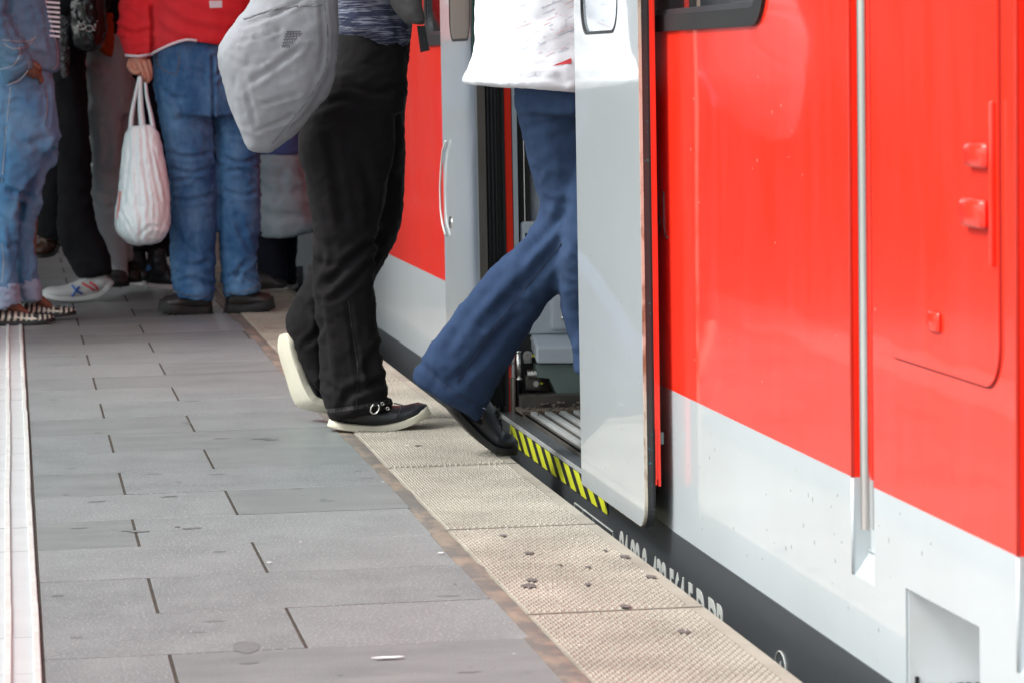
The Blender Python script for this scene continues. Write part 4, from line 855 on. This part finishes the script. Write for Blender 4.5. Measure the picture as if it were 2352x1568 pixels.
q = decal('chest_print', [(480, 3), (510, 2), (510, 18), (482, 19)], Y5-.3, M['white_trim'], pr, h5, 4)
# hand around the bag handles
Yh = Y5-.06
W5 = lambda px, py, d=0: atY(px, py, Yh+d)
hands = [([W5(318, 120), W5(318, 138), W5(322, 158)], [.026, .033, .030]),
         ([W5(305, 140, -.012), W5(312, 160, -.022), W5(326, 172, -.03), W5(334, 160, -.03)], [.010, .010, .009, .008]),
         ([W5(318, 142, -.022), W5(326, 164, -.034), W5(333, 180, -.03), W5(322, 184, -.02)], [.010, .010, .009, .008]),
         ([W5(330, 140, -.02), W5(338, 164, -.03), W5(341, 184, -.026), W5(331, 190, -.016)], [.010, .0095, .009, .008]),
         ([W5(340, 138, -.01), W5(345, 160, -.018), W5(345, 180, -.018), W5(337, 188, -.01)], [.009, .009, .008, .007]),
         ([W5(302, 136, -.005), W5(298, 152, -.02), W5(308, 166, -.034), W5(322, 166, -.04)], [.011, .011, .010, .009])]
x5 = atY(465, 0, Y5)[0]
std_body(pr, x5, Y5, (0, 1), [(A_(425, 200, Y5), A_(440, 430, Y5), A_(440, 660, Y5), A_(415, 700, Y5-.02)), (A_(545, 200, Y5), A_(548, 430, Y5), A_(550, 660, Y5), A_(585, 700, Y5-.02))], 1.76,
         arms=[(A_(320, -420, Y5), A_(305, -150, Y5-.05), A_(318, 128, Y5-.05)), (A_(600, -420, Y5), A_(610, -200, Y5), A_(560, -30, Y5-.08))], hands=hands, hd='hair_brown')
shoe(pr, [ctrs(488, 722, Y5), ctrs(450, 724, Y5), ctrs(410, 722, Y5-.01), ctrs(364, 716, Y5-.02)], (0, 0, 1), .112, .112, .036, M['boot'], M['boot_sole'], studs=True)
shoe(pr, [ctrs(515, 718, Y5+.02), ctrs(550, 720, Y5+.02), ctrs(590, 716, Y5+.01), ctrs(633, 708, Y5)], (0, 0, 1), .112, .112, .036, M['boot'], M['boot_sole'], studs=True)
# white plastic carrier bag in that hand
Yp = Y5-.11
t = MB(); loft(t, [(296, 292, 352, 288, Yp, .03), (286, 315, 366, 312, Yp, .05), (278, 370, 378, 365, Yp, .075), (271, 440, 388, 430, Yp, .092), (264, 500, 391, 490, Yp, .10), (268, 532, 388, 525, Yp, .095), (290, 555, 372, 552, Yp, .07), (308, 563, 350, 561, Yp, .03)], sq=2.2)
pf = [([(310, 300), (312, 400), (318, 500)], 5, .009), ([(325, 295), (330, 380), (345, 470)], 5, .009), ([(338, 295), (352, 380), (366, 460)], 5, .008), ([(300, 310), (292, 400), (285, 470)], 5, .007), ([(322, 420), (325, 500), (322, 555)], 6, .010), ([(318, 545), (345, 520), (375, 525)], 6, .007), ([(350, 330), (370, 400), (382, 460)], 5, .006), ([(275, 480), (295, 520), (315, 550)], 5, .006)]
pb = garment('carrier_bag', t, M['plastic_bag'], None, .006, 3, [(a, b*.7, c*.4) for a, b, c in pf], .003, 22, (1.6, 1, .5))
tag(pb, 'full white plastic carrier bag hanging from the hand of the person in red', 'carrier bag')
for pts, wd in (([(320, 176), (312, 215), (303, 260), (300, 300)], 5), ([(322, 176), (322, 220), (324, 260), (328, 300)], 7), ([(334, 190), (338, 225), (346, 262), (352, 296)], 5)):
    m_ = MB(); L = cr([list(p) for p in pts], 12)
    V = []; 
    for i, (a, b) in enumerate(L):
        ww = wd*(.75+.5*i/11); V += [atY(a-ww, b, Yp+.0), atY(a, b, Yp-.012), atY(a+ww, b, Yp+.0), atY(a, b, Yp+.006)]
    m_.add(V, [(4*i+k, 4*i+(k+1) % 4, 4*i+4+(k+1) % 4, 4*i+4+k) for i in range(11) for k in range(4)]); m_.build('handle', M['plastic_bag'], pb, True)
decal('pink_print', [(274, 440), (280, 440), (272, 500), (268, 505)], Yp-.2, M['bag_pink'], pb, pb, 3)

# ---- person far left: denim jacket, rolled jeans, zebra flats
Y1p = 11.1
g = atZ(60, 742); pr = empty('person', (g[0], Y1p, 0), 'person in a denim jacket and rolled light blue jeans with zebra-striped flat shoes', 'person', CROWD)
t = MB()
loft(t, [(-60, 120, 118, 120, Y1p, .15), (-62, 180, 121, 190, Y1p, .155), (-55, 240, 129, 250, Y1p, .15), (-40, 300, 134, 300, Y1p, .14), (-20, 340, 134, 345, Y1p, .12)])
loft(t, [(-30, 280, 110, 300, Y1p-.05, .10), (-22, 360, 92, 370, Y1p-.05, .095), (-15, 440, 62, 445, Y1p-.05, .085), (-12, 520, 42, 520, Y1p-.05, .075), (-20, 590, 38, 590, Y1p-.05, .072), (-25, 640, 40, 645, Y1p-.05, .078), (-25, 668, 42, 664, Y1p-.05, .08)])
loft(t, [(20, 290, 134, 300, Y1p+.08, .10), (30, 350, 130, 360, Y1p+.08, .095), (40, 410, 98, 415, Y1p+.08, .085), (38, 480, 92, 470, Y1p+.08, .075), (30, 550, 78, 540, Y1p+.08, .068), (35, 610, 82, 600, Y1p+.08, .07), (38, 655, 88, 650, Y1p+.08, .075)])
jf = [([(0, 190), (40, 210), (110, 200)], 7, .006), ([(108, 190), (112, 250), (108, 290)], 4, .006), ([(130, 330), (100, 390), (60, 440), (45, 500)], 9, .014), ([(20, 440), (50, 445), (75, 460)], 8, .012), ([(0, 420), (35, 450), (50, 470)], 8, .010), ([(0, 500), (20, 520), (30, 580)], 7, .008), ([(60, 560), (70, 600), (60, 640)], 6, .007), ([(20, 300), (60, 330), (100, 320)], 10, .006), ([(10, 240), (14, 330), (12, 420)], 5, .004), ([(85, 400), (70, 440), (80, 480)], 7, .008), ([(0, 560), (25, 570), (36, 560)], 6, .008)]
j1 = garment('jeans', t, M['jean_light'], pr, .0085, 2, [(p_a, p_b*.85, p_c*1.35) for p_a, p_b, p_c in jf], .006, 9, (1, 1, 1.3))
t = MB(); loft(t, [(-28, 655, 44, 650, Y1p-.05, .082), (-26, 690, 45, 682, Y1p-.05, .084), (-20, 716, 50, 690, Y1p-.05, .078)])
loft(t, [(36, 648, 90, 640, Y1p+.08, .078), (42, 672, 95, 668, Y1p+.08, .08), (52, 692, 97, 690, Y1p+.08, .072)])
garment('rolled_cuffs', t, M['cuff_in'], pr, .008, 2, [([(0, 660), (45, 665)], 4, .006), ([(40, 655), (90, 650)], 4, .006), ([(10, 690), (30, 700)], 5, .006)], .005, 16)
t = MB()
loft(t, [(-120, -480, 60, -480, Y1p, .12), (-110, -300, 92, -300, Y1p, .16), (-100, -120, 110, -120, Y1p, .165), (-90, 0, 118, -10, Y1p, .165), (-88, 60, 132, 60, Y1p, .165), (-86, 110, 138, 110, Y1p, .165), (-84, 140, 136, 150, Y1p, .16), (-60, 150, 130, 164, Y1p, .15)])
loft(t, [(-60, -420, 20, -420, Y1p-.14, .065), (-70, -200, 14, -200, Y1p-.18, .062), (-60, 0, 14, 0, Y1p-.19, .06), (-45, 60, 24, 55, Y1p-.19, .058), (-20, 110, 48, 90, Y1p-.19, .054), (2, 160, 70, 128, Y1p-.18, .048), (14, 195, 80, 150, Y1p-.17, .042)])
sf = [([(15, 60), (50, 110), (95, 130), (130, 140)], 7, .008), ([(0, 90), (60, 100), (120, 92)], 4, .004), ([(30, 45), (60, 60), (110, 50)], 6, .005), ([(0, 40), (20, 20), (15, -20)], 7, .008), ([(5, 120), (35, 130), (70, 110)], 5, .006), ([(6, 150), (40, 150), (66, 125)], 4, .005), ([(100, 10), (110, 70), (118, 130)], 5, .004), ([(50, 120), (80, 140), (120, 150)], 6, .006)]
d1 = garment('denim_jacket', t, M['jacket_denim'], pr, .0095, 3, sf, .006, 11)
for pl in ([(98, -10), (112, 30), (120, 70), (131, 110), (131, 150), (120, 160)], [(4, 92), (60, 96), (84, 84)], [(8, 100), (30, 112), (60, 108), (78, 90)], [(2, 160), (30, 150), (46, 125), (42, 105)], [(16, 196), (45, 184), (66, 158), (64, 140)]):
    q = seamline('seam', pl, M['seam'], pr, Y1p-.3, .0016); stick(q, d1, .001)
for pl in ([(24, 200), (14, 300), (4, 420)], [(106, 205), (108, 240), (104, 275)], [(4, 560), (8, 600), (4, 650)]):
    q = seamline('jeans_seam', pl, M['seam'], pr, Y1p-.3, .0014); stick(q, j1, .001)
MB().prism([atY(100, -60, Y1p-.1), atY(134, -60, Y1p-.1), atY(139, 40, Y1p-.1), atY(136, 90, Y1p-.1), atY(118, 40, Y1p-.1)], (0, .12, 0)).build('striped_shirt', M['zebra'], pr)
ss = MB()
for i in range(11): y = -30+i*11; ss.prism([atY(101+i*1.2, y, Y1p-.104), atY(137, y+2.5, Y1p-.104), atY(138, y+7, Y1p-.104), atY(103+i*1.2, y+4.5, Y1p-.104)], (0, .003, 0))
ss.build('shirt_stripes', M['white_trim'], pr)
x1 = atY(20, 0, Y1p)[0]; W1 = lambda px, py, d=0: atY(px, py, Y1p-.16+d)
hands = [([W1(60, 150), W1(72, 158), W1(82, 168, .02)], [.026, .03, .026])]+[([W1(74+i*3, 156+i*5, -.02+.012*i), W1(84+i*2, 166+i*4, -.01+.012*i), W1(92+i, 176+i*3, .02), W1(92, 190, .04)], [.010, .0095, .009, .008]) for i in range(4)]+[([W1(66, 146, -.01), W1(80, 150, -.025), W1(92, 158, -.02)], [.011, .010, .009])]
std_body(pr, x1, Y1p, (.8, -.2), [(A_(10, 200, Y1p-.05), A_(20, 440, Y1p-.05), A_(12, 690, Y1p-.05), A_(70, 730, Y1p-.05)), (A_(80, 200, Y1p+.08), A_(62, 430, Y1p+.08), A_(62, 670, Y1p+.08), A_(120, 708, Y1p+.08))], 1.74,
         arms=[(A_(-20, -420, Y1p-.14), A_(-20, 20, Y1p-.19), A_(60, 150, Y1p-.17)), (A_(-20, -420, Y1p+.14), A_(-40, -120, Y1p+.2), A_(60, 130, Y1p+.18))], hands=hands, skin='skin_dark')
def zebra_shoe(p, y):
    rt, P, U, sd, ax, wi, he, n = shoe(pr, p, (0, 0, 1), .092, .048, .012, M['zebra_w'], M['zebra'])
    m = MB(); N_ = 11
    for i in range(N_):
        t0 = .03+.95*i/N_; t1 = t0+.036+.012*(i % 2); k0 = int(t0*(n-1)); k1 = min(n-1, max(k0+1, int(t1*(n-1))))
        for s in (-1,):
            c0, c1 = P[k0], P[k1]; w0, w1 = wi(t0)*1.02, wi(t1)*1.02; h0, h1 = he(t0), he(t1); lean = ax*.006
            m.add([c0+sd*s*w0+U[k0]*.01, c1+sd*s*w1+U[k1]*.01, c1+sd*s*w1*.98+U[k1]*h1*.55+lean, c0+sd*s*w0*.98+U[k0]*h0*.55+lean, c1+sd*s*w1*.66+U[k1]*h1*1.02+lean, c0+sd*s*w0*.66+U[k0]*h0*1.02+lean], [(0, 1, 2, 3), (3, 2, 4, 5)])
            m.add([c0-sd*s*w0+U[k0]*.01, c1-sd*s*w1+U[k1]*.01, c1-sd*s*w1*.98+U[k1]*h1*.55+lean, c0-sd*s*w0*.98+U[k0]*h0*.55+lean, c1-sd*s*w1*.66+U[k1]*h1*1.02+lean, c0-sd*s*w0*.66+U[k0]*h0*1.02+lean], [(0, 1, 2, 3), (3, 2, 4, 5)])
    m.build('zebra_stripes', M['zebra'], rt)
zebra_shoe([ctrs(-20, 744, Y1p-.05), ctrs(60, 745, Y1p-.05), ctrs(126, 738, Y1p-.06)], 0)
zebra_shoe([ctrs(45, 728, Y1p+.1), ctrs(110, 729, Y1p+.1), ctrs(176, 722, Y1p+.09)], 0)

# ---- person walking in black with pale striped sneakers and a black bag
Y2 = 12.1
g = atZ(180, 693); pr = empty('person', (g[0], Y2, 0), 'person dressed in black mid-stride in pale sneakers with blue and red stripes', 'person', CROWD)
t = MB()
loft(t, [(112, 120, 196, 120, Y2, .13), (106, 220, 200, 220, Y2, .13), (108, 300, 206, 300, Y2, .12)])
loft(t, [(128, 240, 200, 250, Y2-.06, .085), (130, 330, 209, 340, Y2-.06, .08), (132, 400, 211, 415, Y2-.06, .078), (134, 460, 214, 470, Y2-.06, .075), (132, 530, 224, 520, Y2-.06, .07), (150, 590, 243, 560, Y2-.06, .07), (172, 628, 254, 598, Y2-.06, .068), (180, 640, 258, 628, Y2-.06, .06)])
loft(t, [(104, 240, 170, 250, Y2+.1, .085), (100, 330, 165, 340, Y2+.1, .08), (90, 420, 158, 430, Y2+.1, .075), (82, 490, 150, 505, Y2+.1, .07), (85, 540, 140, 556, Y2+.1, .065)])
garment('trousers', t, M['black_deep'], pr, .011, 3, [([(140, 430), (180, 450), (225, 440)], 8, .006), ([(150, 560), (190, 590), (240, 600)], 8, .006)], .005, 9)
t = MB(); loft(t, [(120, -460, 240, -460, Y2, .12), (100, -300, 262, -300, Y2, .15), (110, -100, 262, -100, Y2, .155), (118, 0, 258, 0, Y2, .155), (120, 80, 215, 80, Y2, .15), (110, 140, 197, 140, Y2, .14), (108, 200, 200, 200, Y2, .135)])
garment('coat', t, M['black_deep'], pr, .011, 3, (), .005, 9)
sc = MB(); loft(sc, [(128, -120, 162, -120, Y2-.19, .03), (126, -20, 164, -20, Y2-.19, .03), (128, 50, 166, 50, Y2-.19, .03), (134, 110, 160, 110, Y2-.19, .025), (142, 180, 158, 180, Y2-.19, .02)])
garment('glitter_scarf', sc, M['glitter'], pr, .007, 2, (), .006, 30)
x2 = atY(152, 0, Y2)[0]
std_body(pr, x2, Y2, (-1, 0), [(A_(162, 240, Y2-.06), A_(172, 430, Y2-.06), A_(225, 600, Y2-.06), A_(190, 660, Y2-.06)), (A_(140, 240, Y2+.1), A_(125, 420, Y2+.1), A_(115, 545, Y2+.1), A_(90, 580, Y2+.1))], 1.66, ln=.12)
rt, P, U, sd, ax, wi, he, n = shoe(pr, [ctrs(262, 650, Y2-.06), ctrs(225, 682, Y2-.06), ctrs(160, 691, Y2-.07), ctrs(96, 684, Y2-.08)], (.22, 0, 1), .10, .088, .02, M['sneaker'], M['sneaker'], laces=M['white_trim'])
def sstripe(pts, mt):
    m = MB(); m.tube([atY(a, b, Y2-.115) for a, b in pts], .0042, 6); m.build('side_stripe', M[mt], rt, True)
sstripe([(165, 655), (175, 668), (190, 676)], 'blue'); sstripe([(182, 658), (172, 672), (164, 684)], 'blue'); sstripe([(188, 650), (205, 660), (218, 668)], 'redm'); sstripe([(205, 648), (218, 656), (226, 668)], 'redm')
shoe(pr, [ctrs(140, 560, Y2+.1), ctrs(125, 585, Y2+.1), ctrs(95, 592, Y2+.09), ctrs(64, 586, Y2+.09)], (.1, 0, 1), .10, .09, .014, M['brown'], M['boot_sole'])
# black handbag with bits of metal
t = MB(); Yq = Y2-.24; loft(t, [(168, -40, 238, -40, Yq, .05), (160, 10, 242, 10, Yq, .07), (163, 60, 246, 60, Yq, .075), (166, 100, 240, 100, Yq, .065), (180, 118, 225, 118, Yq, .04)])
M['bag_black'] = pmat('glossy_black_leather', (.008, .008, .009), .22, bump=.0015, bscale=40, coat=.4)
hb_ = garment('handbag', t, M['bag_black'], None, .009, 3, [([(175, 10), (190, 60), (205, 100)], 6, .006)], .005, 12); tag(hb_, 'shiny black handbag with silver fittings on the person in black', 'handbag')
m_ = MB()
for i in range(22):
    c = atY(random.uniform(172, 225), random.uniform(48, 70), Yq-.07); m_.ell(c, (.004, .003, .004), 8, 6)
for (a, b) in ((188, 62), (205, 66)): m_.tube([atY(a, b, Yq-.078)+np.array((math.cos(q)*.014, 0, math.sin(q)*.011)) for q in [2*math.pi*i/16 for i in range(17)]], .0022, 6)
m_.build('silver_fittings', M['steel'], hb_, True)
m_ = MB(); m_.tube([atY(165, 0, Yq), atY(170, -150, Yq+.08), atY(190, -330, Yq+.2), atY(225, -150, Yq+.1), atY(240, 0, Yq)], .007, 8); m_.build('strap', M['bag_black'], hb_, True)

# ---- person in grey trousers
Y3 = 12.35
g = atZ(255, 665); pr = empty('person', (g[0], Y3, 0), 'person in straight grey trousers and an orange top under a dark jacket', 'person', CROWD)
t = MB()
loft(t, [(182, 70, 300, 70, Y3, .13), (184, 130, 300, 130, Y3, .14), (190, 200, 305, 205, Y3, .135), (202, 260, 308, 265, Y3, .12)])
loft(t, [(186, 150, 275, 160, Y3-.05, .10), (196, 230, 278, 240, Y3-.05, .095), (206, 310, 282, 315, Y3-.05, .085), (212, 390, 284, 390, Y3-.05, .075), (212, 470, 286, 470, Y3-.05, .07), (216, 530, 290, 530, Y3-.05, .07), (228, 575, 292, 580, Y3-.05, .072), (240, 606, 294, 604, Y3-.05, .07), (250, 640, 296, 636, Y3-.05, .065)])
loft(t, [(240, 180, 310, 180, Y3+.08, .09), (245, 300, 315, 300, Y3+.08, .08), (250, 450, 310, 450, Y3+.08, .07), (252, 600, 308, 600, Y3+.08, .065)])
garment('trousers', t, M['greyt'], pr, .0105, 3, [([(215, 380), (240, 400), (275, 395)], 7, .007), ([(240, 290), (250, 340), (238, 390)], 8, .006), ([(215, 470), (245, 480), (280, 462)], 6, .006), ([(225, 440), (250, 455), (262, 480)], 6, .006)], .005, 10, (1, 1, 1.4))
t = MB(); loft(t, [(205, -460, 320, -460, Y3, .12), (180, -300, 345, -300, Y3, .15), (180, -100, 335, -100, Y3, .155), (186, 20, 320, 20, Y3, .155), (188, 60, 300, 60, Y3, .15), (190, 95, 262, 98, Y3, .14)])
garment('jacket', t, M['black_deep'], pr, .011, 3, (), .005, 9)
t = MB(); loft(t, [(212, 30, 262, 30, Y3-.14, .03), (212, 75, 262, 75, Y3-.14, .034), (218, 105, 260, 115, Y3-.14, .03), (238, 125, 258, 132, Y3-.14, .02)]); garment('orange_top', t, M['orange'], pr, .007, 2, [([(225, 90), (240, 100), (250, 120)], 4, .004)], .004, 20)
x3 = atY(255, 0, Y3)[0]
std_body(pr, x3, Y3, (-.6, .8), [(A_(235, 200, Y3-.05), A_(245, 400, Y3-.05), A_(262, 600, Y3-.05), A_(270, 640, Y3-.1)), (A_(275, 200, Y3+.08), A_(280, 400, Y3+.08), A_(280, 600, Y3+.08), A_(290, 640, Y3+.0))], 1.72)
shoe(pr, [ctrs(262, 650, Y3+.02), ctrs(268, 655, Y3-.06), ctrs(272, 660, Y3-.18)], (0, 0, 1), .09, .09, .016, M['boot'], M['boot_sole'])
shoe(pr, [ctrs(300, 646, Y3+.2), ctrs(300, 648, Y3+.1), ctrs(302, 650, Y3)], (0, 0, 1), .09, .09, .016, M['boot'], M['boot_sole'])

# ---- person in the long navy coat with black high sneakers
Y4 = 12.65
g = atZ(345, 657); pr = empty('person', (g[0], Y4, 0), 'person in a long navy coat behind the white carrier bag', 'person', CROWD)
t = MB(); loft(t, [(255, -440, 390, -440, Y4, .12), (236, -300, 408, -300, Y4, .15), (238, -100, 400, -100, Y4, .155), (242, 0, 395, 0, Y4, .155), (246, 80, 385, 80, Y4, .155), (250, 180, 382, 180, Y4, .155), (258, 240, 385, 240, Y4, .15), (264, 300, 385, 290, Y4, .14)])
garment('navy_coat', t, M['navy'], pr, .011, 3, [([(262, 20), (268, 120), (272, 220)], 6, .006)], .004, 8)
MB().ell(atY(284, 213, Y4-.17), (.009, .006, .008), 8, 6).build('gold_pin', M['gold'], pr, True)
t = MB(); loft(t, [(262, 230, 330, 230, Y4, .10), (270, 330, 335, 330, Y4, .09), (280, 430, 336, 430, Y4, .08), (288, 520, 345, 520, Y4, .075), (290, 575, 350, 575, Y4, .075)])
loft(t, [(320, 230, 385, 230, Y4+.05, .10), (330, 330, 388, 330, Y4+.05, .09), (335, 430, 388, 430, Y4+.05, .08), (338, 520, 392, 520, Y4+.05, .075), (340, 585, 395, 590, Y4+.05, .075)])
garment('trousers', t, M['black_deep'], pr, .011, 3, (), .005, 9)
x4 = atY(320, 0, Y4)[0]
std_body(pr, x4, Y4, (.5, -.8), [(A_(300, 220, Y4), A_(305, 400, Y4), A_(318, 600, Y4), A_(345, 640, Y4)), (A_(350, 220, Y4+.05), A_(358, 400, Y4+.05), A_(365, 610, Y4+.05), A_(395, 650, Y4))], 1.68, sleeve='navy')
for (hx, hy, tx, ty, yy) in ((288, 652, 352, 656, Y4), (336, 660, 410, 664, Y4-.25)):
    rt = shoe(pr, [ctrs(hx, hy, yy), ctrs((hx+tx)/2, (hy+ty)/2+1, yy), ctrs(tx, ty, yy-.02)], (0, 0, 1), .10, .12, .020, M['canvas_black'], M['sole_white'], laces=M['strap'])[0]
    t = MB(); loft(t, [(hx+4, hy-90, hx+44, hy-88, yy, .055), (hx+2, hy-60, hx+48, hy-55, yy, .055), (hx+2, hy-25, hx+60, hy-22, yy, .05)]); garment('ankle', t, M['canvas_black'], rt, .009, 2, (), .004, 20)
MB().prism([atY(340, 606, Y4-.32), atY(334, 624, Y4-.32), atY(348, 618, Y4-.32)], (0, .004, 0)).build('blue_tag', M['teal'], pr)

# ---- person in pale blue behind, turned towards the train
Y6 = 12.5
g = atZ(625, 672); pr = empty('person', (g[0], Y6, 0), 'person in a loose pale blue garment with blue waistband, beside the far train coach', 'person', CROWD)
t = MB(); loft(t, [(575, -440, 680, -440, Y6, .12), (560, -250, 712, -250, Y6, .15), (568, -60, 705, -60, Y6, .15), (575, 120, 702, 120, Y6, .15), (585, 300, 702, 300, Y6, .15), (587, 352, 706, 352, Y6, .155), (587, 420, 716, 420, Y6, .165), (588, 480, 722, 480, Y6, .17), (590, 520, 724, 520, Y6, .17), (592, 545, 722, 535, Y6, .165)])
garment('pale_garment', t, M['pale_blue'], pr, .011, 3, [([(600, 440), (650, 450), (710, 440)], 12, .008), ([(610, 490), (650, 500), (720, 495)], 9, .006), ([(640, 380), (650, 420), (640, 470)], 9, .006)], .008, 7, (1, 1, 1.6))
t = MB(); loft(t, [(580, 290, 706, 290, Y6, .162), (582, 330, 707, 330, Y6, .166), (584, 354, 708, 354, Y6, .165)]); garment('blue_waistband', t, M['blue_cloth'], pr, .01, 2, (), .003, 8)
t = MB(); loft(t, [(590, 480, 650, 480, Y6-.02, .08), (592, 560, 655, 560, Y6-.02, .075), (592, 625, 660, 625, Y6-.02, .07), (596, 655, 662, 652, Y6-.02, .07)]); loft(t, [(640, 480, 690, 480, Y6+.1, .07), (636, 600, 680, 600, Y6+.1, .06), (636, 650, 684, 648, Y6+.1, .06)])
garment('trousers', t, M['navy'], pr, .011, 3, (), .004, 9)
x6 = atY(645, 0, Y6)[0]
std_body(pr, x6, Y6, (.9, .3), [(A_(620, 300, Y6-.02), A_(622, 450, Y6-.02), A_(625, 625, Y6-.02), A_(650, 655, Y6-.02)), (A_(665, 300, Y6+.1), A_(662, 450, Y6+.1), A_(658, 610, Y6+.1), A_(680, 640, Y6+.1))], 1.70, ln=.1, sleeve='pale_blue')
for (hx, hy, tx, ty, yy) in ((590, 676, 662, 670, Y6-.06), (628, 664, 684, 662, Y6+.14)):
    shoe(pr, [ctrs(hx, hy, yy), ctrs((hx+tx)/2, (hy+ty)/2, yy), ctrs(tx, ty, yy)], (0, 0, 1), .10, .09, .018, M['boot'], M['sole_white'], laces=M['white_trim'])
